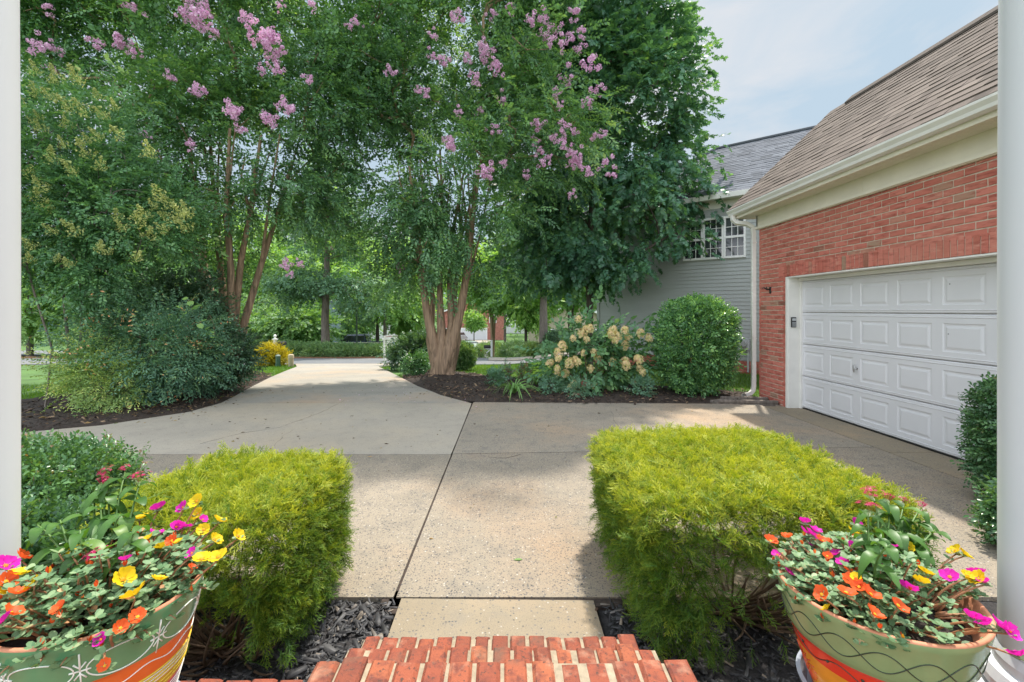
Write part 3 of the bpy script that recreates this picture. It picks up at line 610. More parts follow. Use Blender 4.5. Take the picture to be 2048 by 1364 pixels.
mb = MB(); mb.tube([B_+up3*.03, C_+up3*.03], .05, 6, tone=.3); mb.tube([C_+up3*.03, D_+up3*.03], .05, 6, tone=.3); mb.build('hip_cap', M['shingle_grey'], rp)
mb = MB(); hbox(mb, T0, tl, -.46, -.345, EZ-.10, EZ+.04); hbox(mb, tl, tl+.1, -.46, 7, EZ-.10, EZ+.04); mb.build('gutter', M['white_metal'], nh, bevel=.01)
mb = MB(); hbox(mb, T0, tl, -.343, .0, EZ-.07, EZ-.04); hbox(mb, T0, T1, -.03, -.003, EZ-.28, EZ-.075); mb.build('soffit', M['white_metal'], nh)
mt = empty('electric_meter', pt(.13,-.06,.69), 'grey electric meter box on the siding of the neighbouring house', 'meter')
mb = MB(); hbox(mb, .0, .26, -.13, -.02, .55, .86); mb.build('meter_case', M['grey_box'], mt, bevel=.01)
mb = MB(); c = pt(.13,-.13,.72); mb.tube([c, c+NF*.07], [.085,.08], 20); mb.build('meter_dial', M['galv'], mt)
mb = MB(); hbox(mb, .02, .06, -.07, -.02, -.05, .55); mb.build('conduit', M['grey_box'], mt)

# ------------------------------------------------------------------ porch: steps, columns
ps = empty('brick_porch', (0, 1, 0), 'red brick porch with three brick on edge steps leading down to the driveway', 'porch')
def rowlock(name, x0, x1, yb, depth, z, pitch):
    mb = MB(); n = int(round((x1-x0)/pitch)); pitch = (x1-x0)/n
    for i in range(n):
        xc = x0+(i+.5)*pitch; rot = rng.normal(0,.012); u = np.array([cos(rot), sin(rot), 0]); v = np.array([-sin(rot), cos(rot), 0])
        brick(mb, (xc, yb-depth/2+rng.normal(0,.0055), z+rng.normal(0,.004)), u, v, (0,0,1), pitch/2-.005-abs(rng.normal(0,.001)), depth/2, d=.11, ch=float(rng.uniform(.005,.012)), tone=float(np.clip(rng.normal(.55,.25),0,1)))
    z0 = z - .115
    while z0 > -.05:
        y0 = x0+(.1 if int(z0*100)%2 else 0)
        x = x0
        while x < x1-.02:
            w = min(.21, x1-x); brick(mb, (x+w/2-.005, yb-.03, z0-.032), (1,0,0), (0,0,1), (0,1,0), w/2-.005, .030, tone=float(np.clip(rng.normal(.5,.25),0,1))); x += .21
        z0 -= .075
    mb.box(x0+.004, x1-.004, yb-depth-.3, yb-.006, max(z-.5,-.05), z-.010, 1)
    for xx in (x0, x1): mb.box(xx-.001, xx+.001, yb-depth-.2, yb-.03, max(z-.5,-.05), z-.02, 0, .4)
    return mb.build(name, [M['step_brick'], M['mortar_pale']], ps)
rowlock('step', -.58, .535, 1.893, .34, .300, .0742)
rowlock('step', -.535, .512, 1.562, .34, .500, .0722)
rowlock('step', -.51, .495, 1.245, .26, .700, .0705)
mb = MB()
def deck(x0, x1, y0, y1, z):
    x = x0
    while x < x1-.03:
        w = min(.0705, x1-x); brick(mb, (x+w/2, y1-.1+rng.normal(0,.003), z+rng.normal(0,.002)), (1,0,0), (0,1,0), (0,0,1), w/2-.0048, .1, d=.1, ch=.006, tone=float(np.clip(rng.normal(.55,.25),0,1))); x += .0705
    mb.box(x0, x1, y0, y1-.004, -.05, z-.009, 1)
    zz = z-.11
    while zz > 0:
        x = x0
        while x < x1-.03: w = min(.21, x1-x); brick(mb, (x+w/2, y1-.02, zz-.03), (1,0,0), (0,0,1), (0,1,0), w/2-.005, .03, tone=float(np.clip(rng.normal(.5,.25),0,1))); x += .21
        zz -= .075
deck(-1.0, -.513, -.8, 1.178, .70); deck(.498, 1.06, -.8, 1.15, .70); deck(-2.4, -1.002, -.8, 1.24, .70); deck(1.062, 2.4, -.8, 1.24, .70)
mb.box(-.51, .495, -.8, .984, -.05, .684, 1)
def paving(x0, x1, y1, z):                         # the rest of the porch floor, row behind row
    r_ = 0
    while y1 > -.6:
        x = x0 - (.035 if r_ % 2 else 0)
        while x < x1-.03:
            a_, b_ = max(x, x0), min(x+.0705, x1)
            if b_-a_ > .02: brick(mb, ((a_+b_)/2, y1-.1, z+rng.normal(0,.002)), (1,0,0), (0,1,0), (0,0,1), (b_-a_)/2-.0048, .096, d=.012, ch=.006, tone=float(np.clip(rng.normal(.55,.25),0,1)))
            x += .0705
        y1 -= .204; r_ += 1
paving(-.505, .49, .978, .70); paving(-1.0, -.517, .972, .70); paving(.502, 1.06, .944, .70); paving(-2.4, -1.004, 1.034, .70); paving(1.064, 2.4, 1.034, .70)
mb.build('porch_floor', [M['step_brick'], M['mortar_pale']], ps)
for sx_, lab in ((-1.277, 'round white porch column behind the flower pot with white looped lines'), (1.297, 'round white porch column beside the flower pot with dark wavy lines')):
    cl = empty('porch_column', (sx_, 1.05, .70), lab, 'column', 'porch columns')
    mb = MB(); mb.lathe([(.118,.115),(.118,1.2),(.112,2.7)], (sx_,1.05,.70), 48); mb.build('shaft', M['column'], cl, smooth=True)
    mb = MB(); mb.lathe([(.12,.14),(.128,.12),(.128,.10),(.142,.095),(.152,.075),(.152,.06),(.142,.044)], (sx_,1.05,.70), 48); mb.box(sx_-.16, sx_+.16, .89, 1.21, .702, .746); mb.build('base', M['column'], cl, smooth=False, bevel=.004)
    mb = MB(); mb.lathe([(.113,2.7),(.125,2.72),(.125,2.74),(.15,2.78)], (sx_,1.05,.70), 48); mb.box(sx_-.16, sx_+.16, .89, 1.21, 3.48, 3.53); mb.build('capital', M['column'], cl, bevel=.003)

# ------------------------------------------------------------------ leaves, sprigs and plants
def unit(a): a = np.asarray(a, float); return a / (np.linalg.norm(a, axis=-1, keepdims=True) + 1e-9)
def frames(d, nrm):
    x = unit(d); z = nrm - (nrm*x).sum(-1, keepdims=True)*x; z = unit(z); y = np.cross(z, x); return np.stack([x, y, z], -1)
SHAPES = {
 'rh': ([(0,0,0),(.45,.5,.10),(1,0,-.06),(.45,-.5,.10)], [(0,2,1),(0,3,2)]),
 'oval': ([(0,0,0),(.22,.36,.07),(.6,.46,.06),(1,0,-.12),(.6,-.46,.06),(.22,-.36,.07),(.5,0,-.02)], [(0,6,1),(1,6,2),(2,6,3),(3,6,4),(4,6,5),(5,6,0)]),
 'lobe': ([(0,0,0),(.12,.42,.03),(.34,.22,.02),(.62,.5,-.02),(.66,.16,.02),(1,0,-.14),(.66,-.16,.02),(.62,-.5,-.02),(.34,-.22,.02),(.12,-.42,.03)], [(0,2,1),(0,4,2),(2,4,3),(0,6,4),(4,6,5),(0,8,6),(6,8,7),(0,9,8)]),
}
SHAPES['round'] = ([(0,0,0),(.15,.34,.03),(.45,.5,.05),(.8,.4,.04),(1,0,.0),(.8,-.4,.04),(.45,-.5,.05),(.15,-.34,.03),(.5,0,.035)], [(8,(i+1)%8,i) for i in range(8)])
def inst(tv, tf, Mx, pos, sc):
    tv = np.asarray(tv, float); tf = np.asarray(tf, int); n = len(pos)
    V = pos[:,None,:] + np.einsum('nij,kj->nki', Mx, tv) * np.reshape(sc, (-1,1,1))
    Fc = (np.arange(n)*len(tv))[:,None,None] + tf[None]
    return V.reshape(-1,3), Fc.reshape(-1,3)
class Fol:
    def __init__(s): s.V, s.F, s.T, s.I, s.n = [], [], [], [], 0
    def add(s, V, Fc, T, mi=0):
        s.V.append(np.asarray(V)); s.F.append(np.asarray(Fc)+s.n); s.T.append(np.asarray(T)); s.I.append(np.full(len(Fc), mi)); s.n += len(V)
    def build(s, name, mats, parent=None, origin=None):
        return tri_obj(name, np.concatenate(s.V), np.concatenate(s.F), np.clip(np.concatenate(s.T),0,1), mats, parent, np.concatenate(s.I), origin if origin is not None else (wloc(parent) if parent else (0,0,0)))
def leaves(fol, pos, d, nrm, size, wr=.5, shape='rh', tone=.5, tv=.15, mi=0):
    tvx, tf = SHAPES[shape]; tvx = np.array(tvx)*np.array([1, wr, 1]); n = len(pos)
    V, Fc = inst(tvx, tf, frames(d, nrm), pos, np.broadcast_to(size, (n,)))
    t = np.broadcast_to(tone, (n,)) + rng.normal(0, tv, n)
    fol.add(V, Fc, np.repeat(t, len(tvx)), mi)
def sprig(n, L, leaf, wr, shape, droop=.25, seed=0, tipup=0., pin=False):
    # a twig with leaves on both sides: template along +X, up +Z
    r = np.random.default_rng(seed); f = Fol(); P, Dd, N = [], [], []
    for i in range(n):
        t = (i+.7)/n; x = t*L; z = -droop*L*t*t + tipup*L*t; side = 1 if i % 2 else -1
        a = r.normal(.95, .2)*side if i < n-1 else r.normal(0,.2)
        P.append((x, side*.006, z)); Dd.append((cos(a), sin(a), -.25+r.normal(0,.25))); N.append((r.normal(0,.35), r.normal(0,.35), 1))
    tvx, tf = SHAPES[shape]; tvx = np.array(tvx)*np.array([1,wr,1])
    sz = leaf*r.lognormal(0,.18,n)
    V, Fc = inst(tvx, tf, frames(np.array(Dd), np.array(N)), np.array(P), sz)
    return V, Fc, np.repeat(r.normal(0,.13,n), len(tvx))
def place(fol, temps, pos, d, nrm, sc, tone, mi=0):
    n = len(pos); k = rng.integers(0, len(temps), n); Mx = frames(d, nrm); sc = np.broadcast_to(sc, (n,)); tone = np.broadcast_to(tone, (n,))
    for q in range(len(temps)):
        w = np.where(k == q)[0]
        if not len(w): continue
        V, Fc, T = temps[q]; Vv, Ff = inst(V, Fc, Mx[w], pos[w], sc[w])
        fol.add(Vv, Ff, (tone[w][:,None] + T[None]).ravel(), mi)
def in_ells(n, ells, shell=.5):
    # points inside a union of ellipsoids (c, r), biased to the outer shell
    vol = np.array([e[1][0]*e[1][1]*e[1][2] for e in ells])**.75; k = rng.choice(len(ells), n, p=vol/vol.sum())
    c = np.array([e[0] for e in ells])[k]; r = np.array([e[1] for e in ells])[k]
    d = unit(rng.normal(size=(n,3))); rad = rng.random(n)**(1/3); rad = rad*(1-shell) + shell*rng.beta(5,1.6,n)
    return c + d*r*rad[:,None], d
def lump(p, s=1.1, ph=0.):
    return (np.sin(p[:,0]*s*1.7+ph)+np.sin(p[:,1]*s*2.1+1.3+ph)+np.sin(p[:,2]*s*2.4+2.1*ph)+np.sin((p[:,0]+p[:,2])*s*3.3+ph))/4
def skeleton(trunks, targets, step=.35, up=.5, tr=None):
    Pn, par, dr, fl = [], [], [], []
    for tr_ in trunks:
        pr = -1; tr_ = np.asarray(tr_, float)
        for a, b in zip(tr_[:-1], tr_[1:]):
            k = max(1, int(np.linalg.norm(b-a)/step))
            for i in range(k):
                if pr >= 0 or i == 0:
                    Pn.append(a+(b-a)*i/k); par.append(pr); dr.append(unit(b-a)); pr = len(Pn)-1
        Pn.append(tr_[-1]); par.append(pr); dr.append(unit(tr_[-1]-tr_[-2]))
    base = np.array(Pn)
    if tr is not None:
        for (r0, r1, r2), T_ in zip(tr, trunks):
            T_ = np.asarray(T_, float); m_ = sum(max(1, int(np.linalg.norm(b-a)/step)) for a, b in zip(T_[:-1], T_[1:])) + 1
            fl += list(np.interp(np.linspace(0, 1, m_), [0, .35, 1], [r0, r1, r2]))
    if len(targets):
        dmin = np.array([np.min(np.linalg.norm(base-t, axis=1)) for t in targets])
        for t in targets[np.argsort(dmin)]:
            A = np.array(Pn); v = t - A; dist = np.linalg.norm(v, axis=1)
            cost = dist*(1 + 1.2*np.clip(-v[:,2]/(dist+1e-6)+.15, 0, 1) + .5*np.clip(.2-(v*np.array(dr)).sum(1)/(dist+1e-6), 0, 1.2))
            i = int(np.argmin(cost)); k = max(1, int(dist[i]/step)); a = A[i]; c = a + .45*dist[i]*unit(dr[i]+np.array([0,0,up])); pr = i; last = a
            for q in range(1, k+1):
                s = q/k; p = (1-s)**2*a + 2*s*(1-s)*c + s*s*t + (rng.normal(0,.025,3)*dist[i]*.3 if q < k else 0)
                Pn.append(p); par.append(pr); dr.append(unit(p-last)); last = p; pr = len(Pn)-1
    skeleton.floor = fl
    return np.array(Pn), np.array(par)
def limbs(mb, Pn, par, r_tip, r_max, ex=2.3, n=7, rmin=0, floor=()):
    N = len(Pn); ch = [[] for _ in range(N)]
    for i, p in enumerate(par):
        if p >= 0: ch[p].append(i)
    rad = np.zeros(N)
    for i in range(N-1, -1, -1):
        rad[i] = r_tip if not ch[i] else max((sum(rad[c]**ex for c in ch[i]))**(1/ex), r_tip)
    rad = np.minimum(rad, r_max)
    if len(floor): rad[:len(floor)] = floor
    st = [(i, None) for i in range(N) if par[i] < 0]
    while st:
        i, pre = st.pop(); chain = ([pre] if pre is not None else []) + [i]
        while ch[i]:
            cs = sorted(ch[i], key=lambda c: -rad[c]); i = cs[0]; chain.append(i); st += [(c, chain[-2]) for c in cs[1:]]
        if len(chain) > 1:
            rr = [rad[c] for c in chain]
            if pre is not None: rr[0] = min(rr[0], rr[1]*1.25)
            if max(rr) >= rmin: mb.tube(Pn[chain], rr, n if max(rr) > .03 else 5, cap=False)
    return rad
def tree(name, label, cat, base, trunks, ells, ntg, nsp, temps, lm, bark, group=None, r_tip=.010, r_max=.2, spread=.42, shell=.45, sc=(.85,1.25), cut=-.35, out=.6, flat=.75, up=.5, step=.35, extra=None, ph=0., rmin=0, flare=None, tr=None):
    root = empty(name, base, label, cat, group)
    T, _ = in_ells(ntg, ells, shell); T = T[lump(T, 1.1, ph) > cut]; T = T[T[:,2] > base[2] + .2]
    Pn, par = skeleton(trunks, T, step, up, tr); mb = MB(); limbs(mb, Pn, par, r_tip, r_max, rmin=rmin, n=10, floor=skeleton.floor)
    if flare: mb.lathe(flare, base, 18)
    mb.build('trunk', bark, root, smooth=True, origin=base)
    f = Fol(); cs = np.concatenate([T, T[rng.integers(0,len(T),len(T)//2)]*1.0])
    per = max(1, nsp//len(cs)); cc = np.repeat(cs, per, 0); n = len(cc); ctone = np.repeat(rng.normal(0,.14,len(cs)), per)
    off = np.clip(rng.normal(size=(n,3)),-1.7,1.7)*np.array([1,1,flat])*spread*np.repeat(rng.uniform(.6,1.3,len(cs)),per)[:,None]
    pos = cc+off; C0 = np.mean([e[0] for e in ells], 0)
    d = unit(off)*1.0 + unit(pos-C0)*out + rng.normal(size=(n,3))*.45; d[:,2] -= .15
    nr = np.array([0,0,1.]) + rng.normal(size=(n,3))*.45
    place(f, temps, pos, d, nr, rng.uniform(*sc, n), .45+ctone+rng.normal(0,.08,n)+.15*lump(pos,.8,ph+2))
    if extra: extra(f)
    f.build('crown', lm, root)
    return root, T
S_CR = [sprig(15, .42, .086, .54, 'rh', .25+.1*i, 100+i) for i in range(4)]
S_CR6 = [sprig(13, .34, .075, .55, 'oval', .25+.1*i, 110+i) for i in range(4)]
S_MA = [sprig(9, .30, .115, .95, 'lobe', .25+.1*i, 120+i) for i in range(4)]
S_PR = [sprig(13, .24, .062, .5, 'oval', .15+.1*i, 130+i) for i in range(4)]
S_BG = [sprig(9, .65, .24, .6, 'rh', .2+.1*i, 140+i) for i in range(4)]
S_LA = [sprig(9, .13, .052, .48, 'oval', .1, 150+i, .1) for i in range(4)]
S_BX = [sprig(11, .075, .021, .62, 'oval', .05, 160+i, .1) for i in range(4)]
S_HY = [sprig(9, .28, .10, .62, 'oval', .25, 170+i) for i in range(3)]
S_HE = [sprig(9, .24, .085, .5, 'rh', .1, 180+i, .1) for i in range(4)]
def pinnate(seed, L=.34, leaf=.05, n=5):             # nandina: a compound leaf with side leaflets
    r = np.random.default_rng(seed); P, Dd, N = [], [], []
    for i in range(n):
        t = (i+1)/n*L
        for s in (-1, 1):
            for k in range(3):
                b = (.05+.035*k)*(1.15-t/L*.6); a = s*r.normal(1.0,.12)
                P.append((t+b*cos(a), b*sin(a), -.3*t*t/L-.3*b)); e = a+r.normal(0,.6); Dd.append((cos(e), sin(e), -.3)); N.append((r.normal(0,.3), r.normal(0,.3), 1))
    tvx, tf = SHAPES['rh']; tvx = np.array(tvx)*np.array([1,.42,1]); n_ = len(P)
    V, Fc = inst(tvx, tf, frames(np.array(Dd), np.array(N)), np.array(P), leaf*r.lognormal(0,.15,n_)); return V, Fc, np.repeat(r.normal(0,.1,n_), len(tvx))
S_NA = [pinnate(190+i) for i in range(4)]

def panicle(seed, L=.25, Rr=.095, n=210, fl=.030):   # crape myrtle flower: crinkled florets in a ragged cone
    r = np.random.default_rng(seed); f = Fol(); lob = r.normal(size=(9,3))*np.array([.38*L,.55*Rr,.55*Rr]); lob[:,0] += L*.5
    k = r.integers(0, 9, n); d = unit(r.normal(size=(n,3))); p = lob[k] + d*(Rr*.55)*r.uniform(.6,1.05,(n,1))
    tv = [(0,0,0)]+[(cos(a)*.5*(1 if i%2 else .72), sin(a)*.5*(1 if i%2 else .72), .16*(1 if i%3 else -1)) for i, a in enumerate(np.linspace(0,2*pi,9)[:-1])]
    tf = [(0,1+i,1+(i+1)%8) for i in range(8)]
    V, Fc = inst(tv, tf, frames(np.cross(d, r.normal(size=(n,3))), d), p, fl*r.lognormal(0,.25,n)); f.add(V, Fc, np.repeat(np.clip(r.normal(.5,.25,n),0,1), 9)); return f
def mesh_only(f, name, m):
    o = f.build(name, m); me = o.data; bpy.data.objects.remove(o); return me
def part_from_mesh(name, me, parent, loc, rot, sc):
    o = bpy.data.objects.new(name, me); COL.objects.link(o); o.location = tuple(np.asarray(loc, float)-wloc(parent)); o.parent = parent; o.rotation_euler = rot; o.scale = (sc,)*3; return o
PAN = [mesh_only(panicle(200+i), 'blossom', LM['bloom']) for i in range(5)]
def aim(d): # euler turning +X to d
    d = unit(d); return (rng.uniform(0,6.28) if False else 0, -math.asin(np.clip(d[2],-1,1)), math.atan2(d[1], d[0]))

# ------------------------------------------------------------------ the two crape myrtles
def px_trunk(pts, Y, spread=None):
    return [W(a, b, Y + (dy if spread is None else 0)) for a, b, dy in pts]
Y1 = 11.45; b1 = W(886, 748, Y1); b1[2] = zR(b1[0], Y1) - .05
def fan(main, Yv, xs_, y_, n0=3):
    out_ = []
    for x_ in xs_:
        m_ = main[rng.integers(n0, len(main)-1)]; e = W(x_, y_+rng.uniform(-50,50), Yv+rng.uniform(-1,1)); out_.append([m_, m_*.55+e*.45+np.array([rng.normal(0,.05),rng.normal(0,.1),.25]), e])
    return out_
tr1 = [[b1+(-.18,-.16,-.05),  b1+(-.11,-.12,.3), W(868,690,Y1-.22), W(854,625,Y1-.28), W(840,530,Y1-.4), W(832,440,Y1-.5), W(818,330,Y1-.7)],
       [b1+(-.06,-.16,0), W(884,690,Y1-.2), W(880,600,Y1-.1), W(879,500,Y1+.1), W(886,430,Y1+.2), W(880,300,Y1+.4)],
       [b1+(.18,-.18,-.05), b1+(.10,-.14,.3), W(904,690,Y1-.28), W(923,610,Y1-.35), W(938,520,Y1-.5), W(945,440,Y1-.6), W(962,310,Y1-.9)],
       [b1+(.13,.06,0), W(914,680,Y1+.1), W(908,600,Y1+.2), W(922,480,Y1+.5), W(918,390,Y1+.8)],
       [b1+(-.13,.08,0), W(860,680,Y1+.2), W(866,600,Y1+.3), W(852,500,Y1+.6), W(846,400,Y1+1.)],
       [b1+(.02,-.2,0), W(896,700,Y1-.3), W(904,650,Y1-.2), W(898,560,Y1), W(905,470,Y1+.1), W(930,330,Y1)]]
rr1 = [(.17,.09,.028),(.17,.075,.024),(.17,.095,.028),(.15,.07,.024),(.15,.065,.024),(.15,.055,.022)]
for m_, xs_ in ((tr1[0],(795,810,825,840,855)),(tr1[1],(850,870,890,900)),(tr1[2],(920,935,950,965,985)),(tr1[3],(900,930,955)),(tr1[4],(800,820,840))):
    k_ = fan(m_, Y1, xs_, 330); tr1 += k_; rr1 += [(.035,.028,.014)]*len(k_)
px = lambda a, b, Y, rx, ry, rz: (W(a, b, Y), np.array([rx, ry, rz]))
ell1 = [px(890,90,Y1,3.0,2.7,2.9), px(960,-70,Y1,2.7,2.4,2.0), px(1090,300,Y1-.9,1.45,1.4,1.25), px(740,190,Y1,1.5,1.6,1.9), px(1010,200,Y1-1.2,1.7,1.5,1.6),
        px(870,490,Y1-.6,1.0,.7,.6), px(770,450,Y1+.4,.9,1.0,1.5), px(890,370,Y1-.9,1.5,.9,.8), px(805,540,Y1+.6,.6,.6,.8), px(935,500,Y1-.3,.6,.6,.6), px(850,440,Y1-.8,.9,.6,.6), px(905,410,Y1-1.,.9,.5,.55), px(970,420,Y1-.8,.6,.5,.5), px(980,430,Y1-.3,.9,.9,.5), px(868,578,Y1-.45,.45,.4,.28)]
cm1, T1_ = tree('crape_myrtle', 'multi trunked crape myrtle with lilac pink blooms in the mulch mound right of the driveway', 'tree', b1, tr1, ell1, 410, 8900, S_CR, LM['crape'], M['bark_tan'],
     'crape myrtles in bloom beside the driveway', r_tip=.010, r_max=.125, spread=.36, cut=-.30, out=.55, ph=.3, tr=rr1)
Y2 = 10.4; b2 = W(456, 760, Y2); b2[2] = zL(b2[0], Y2) - .05
tr2 = [[b2+(-.15,0,0), W(432,640,Y2-.1), W(396,530,Y2-.3), W(374,470,Y2-.4), W(330,340,Y2-.7)],
       [b2+(-.05,.1,0), W(450,640,Y2+.1), W(440,520,Y2+.2), W(430,430,Y2+.3), W(418,240,Y2+.5)],
       [b2+(.03,-.05,0), W(470,640,Y2), W(482,520,Y2-.2), W(500,430,Y2-.4), W(522,270,Y2-.6)],
       [b2+(.08,.05,0), W(490,640,Y2+.1), W(522,530,Y2+.1), W(546,455,Y2+.2), W(585,320,Y2+.3)],
       [b2+(-.1,.1,0), W(440,650,Y2+.3), W(410,540,Y2+.6), W(400,440,Y2+.8), W(370,260,Y2+1.2)],
       [b2+(0,-.1,0), W(462,640,Y2-.2), W(462,540,Y2-.4), W(452,430,Y2-.6), W(460,250,Y2-1.)]]
rr2 = [(.11,.08,.026)]*6
for m_, xs_ in ((tr2[0],(300,330,350)),(tr2[1],(400,420,440)),(tr2[2],(490,520,540)),(tr2[3],(560,600,630)),(tr2[4],(350,380)),(tr2[5],(440,470))):
    k_ = fan(m_, Y2, xs_, 270, 2); tr2 += k_; rr2 += [(.04,.03,.014)]*len(k_)
ell2 = [px(360,60,Y2,3.3,2.6,2.3), px(330,250,Y2-.5,1.6,1.2,1.1), px(640,300,Y2+.3,.9,.9,.9), px(600,170,Y2,1.6,1.6,1.7), px(560,360,Y2,1.1,1.1,.75), px(130,40,Y2,1.6,1.6,1.5), px(320,400,Y2+.3,1.2,1.2,.85), px(470,500,Y2,.8,.8,.4), px(420,-80,Y2,2.8,2.4,1.6), px(620,420,Y2+.5,.6,.7,.4), px(250,560,Y2+1.6,1.3,.9,1.0), px(430,410,Y2-.8,.9,.5,.45), px(385,490,Y2-.6,.7,.5,.4)]
cm2, T2_ = tree('crape_myrtle', 'wide crape myrtle with pink blooms behind the dark shrubs left of the driveway', 'tree', b2, tr2, ell2, 430, 9200, S_CR, LM['crape'], M['bark_tan'],
     'crape myrtles in bloom beside the driveway', r_tip=.010, r_max=.10, spread=.36, cut=-.25, out=.55, ph=1.7, tr=rr2)
def blooms(root, px_list, Yc, dY, C0, s0=1.0):
    for a, b, s in px_list:
        Y = Yc + rng.uniform(*dY); p = W(a, b, Y); d = unit(p-C0)*.5 + np.array([rng.normal(0,.3), -.5, .35])
        part_from_mesh('blossom', PAN[rng.integers(0,5)], root, p - unit(d)*.1*s, (rng.uniform(0,6), *aim(d)[1:]), s*s0*rng.uniform(.68,.98))
blooms(cm1, [(520,75,0),(905,32,.9),(985,25,1),(920,40,.9),(715,45,.8),(700,55,.7),(1060,40,1.2),(1085,70,1.3),(1110,62,1),(1140,75,1),(1150,25,1),(1163,62,.9),(935,118,1),(970,105,1.3),(965,95,1),(995,135,1.3),(990,125,1),(1085,38,1.1),(1100,82,1.2),(890,123,1),
  (835,182,.8),(850,186,1),(783,145,.9),(785,255,.01),(868,72,.7),(865,110,.8),(950,160,1),(1180,130,1.4),(1135,158,1.3),(1195,178,1.1),(1178,203,1.2),(1112,188,.9),(1120,212,.7),(1075,250,1.1),(1073,243,.9),(900,290,1.2),(897,282,1),(985,258,1.1),
  (975,342,1.4),(968,346,1.1),(1008,325,.9),(1005,198,.9),(918,225,.9),(960,222,.7),(1068,285,.8),(1108,275,1),(1080,303,.8),(1125,290,.9),(1127,278,.7),(1145,302,1),(1148,312,1),(1152,325,1.1),(1147,330,1),(1086,326,1),(1098,314,.8),(1210,328,1.1),(1188,275,.8),(1175,343,1),(1052,350,1),
  (1148,262,.8),(1178,352,.0),(1222,348,.9),(1143,390,.9),(1205,268,.7),(1125,255,1),(1020,15,.9),(1160,95,1),(1125,88,1.1)][:99], Y1, (-2.6,-1.9), W(900,150,Y1))
blooms(cm1, [(660,495,.6),(798,537,.9),(797,528,.7),(800,500,.5),(890,492,.6)], Y1, (-.8,-.3), W(880,480,Y1), .8)
blooms(cm2, [(95,15,.9),(95,90,1.1),(75,100,1),(110,98,.9),(265,12,1.2),(390,15,1.7),(400,35,1.7),(380,28,1.5),(365,25,1.2),(410,20,1.2),(195,88,1.2),(240,80,1.2),(245,92,1),(270,105,.7),(497,48,1.2),(490,35,1),(535,72,1.6),(545,85,1.7),(540,95,1.4),(528,70,1.2),(505,78,1),
  (552,130,1),(555,142,.9),(525,137,.9),(620,160,.8),(340,155,.9),(395,182,1.1),(400,180,.9),(462,222,1.2),(466,228,1),(570,212,1.3),(578,222,1.1),(545,240,1.2),(535,238,1),(482,260,1),(380,288,.9),(290,268,.8),(625,8,1),(560,12,.8),(710,40,.6),(100,135,.7),(430,65,.8),
  (572,532,.8),(600,527,.7),(583,550,.7),(570,520,.6)], Y2, (-2.4,-1.8), W(400,150,Y2))
for o in list(bpy.data.objects):
    if o.name.startswith('blossom') and o.scale[0] < .05: bpy.data.objects.remove(o)

# ------------------------------------------------------------------ the dark maple in front of the neighbour's house
Y3 = 13.6; b3 = np.array([*W(1180,735,Y3)[:2], 0]); b3[2] = g(b3[0], b3[1]) - .08
ell3 = [px(1180,-40,Y3,2.15,2.1,3.1), px(1215,190,Y3,2.3,2.1,1.8), px(1225,390,Y3-.2,2.6,2.1,1.2), px(1100,505,Y3-.6,1.6,1.4,1.0), px(1215,530,Y3-.3,1.4,1.3,.75), px(1190,-260,Y3,1.8,1.8,1.8), px(1370,330,Y3,.75,.8,1.2), px(1060,330,Y3+.5,1.3,1.2,1.4), px(1378,476,Y3-.5,.55,.5,.45), px(1325,80,Y3,.85,.9,1.3), px(1350,230,Y3,.75,.8,.9), px(1130,150,Y3-.5,1.6,1.3,1.8)]
tree('maple_tree', 'tall dense dark green maple with a dark trunk in front of the grey sided house', 'tree', b3, [[b3, W(1180,640,Y3), W(1178,540,Y3), W(1185,380,Y3), W(1190,150,Y3), W(1190,-150,Y3)], [W(1182,600,Y3), W(1215,545,Y3-.4), W(1275,510,Y3-.6), W(1340,470,Y3-.7)]],
     ell3, 340, 11500, S_MA, LM['maple'], M['bark_dark'], r_tip=.012, r_max=.22, spread=.38, shell=.65, cut=-.55, out=.8, flat=.6, ph=.9)

# ------------------------------------------------------------------ left border shrubs
def shrub(name, label, cat, base, ells, ntg, nsp, temps, lm, stemmat, group=None, nst=5, spread=.13, shell=.55, sc=(.8,1.2), out=1., up=.25, r_tip=.004, r_max=.02, tone=.45, ph=0., leafname='foliage', cut=-.45, jit=.12, stems=None):
    root = empty(name, base, label, cat, group); base = np.asarray(base, float)
    T, _ = in_ells(ntg, ells, shell); T = T[(lump(T, 2.5, ph) > cut) & (T[:,2] > g(T[:,0], T[:,1])+.03)]
    st = []
    for i in range(nst):
        a = rng.uniform(0, 2*pi); e = ells[i % len(ells)]; q = base + np.array([cos(a), sin(a), 0])*jit; top = e[0] + np.array([cos(a)*e[1][0]*.4, sin(a)*e[1][1]*.4, 0]); st.append([q, q*.5+top*.5+np.array([0,0,.05]), top])
    Pn, par = skeleton(stems or st, T, .14, .4); mb = MB(); limbs(mb, Pn, par, r_tip, r_max, n=6)
    mb.build('stems', stemmat, root, smooth=True)
    f = Fol(); per = max(1, nsp//len(T)); cc = np.repeat(T, per, 0); n = len(cc); off = rng.normal(size=(n,3))*spread; pos = cc+off; C0 = np.mean([e[0] for e in ells], 0)
    pos[:,2] = np.maximum(pos[:,2], g(pos[:,0], pos[:,1])+.02)
    d = unit(off) + unit(pos-C0)*out + rng.normal(size=(n,3))*.4 + np.array([0,0,up]); nr = np.array([0,0,1.]) + .35*unit(pos-C0) + rng.normal(size=(n,3))*.4
    place(f, temps, pos, d, nr, rng.uniform(*sc, n), tone+np.repeat(rng.normal(0,.12,len(T)),per)+rng.normal(0,.09,n))
    f.build(leafname, lm, root)
    return root, T
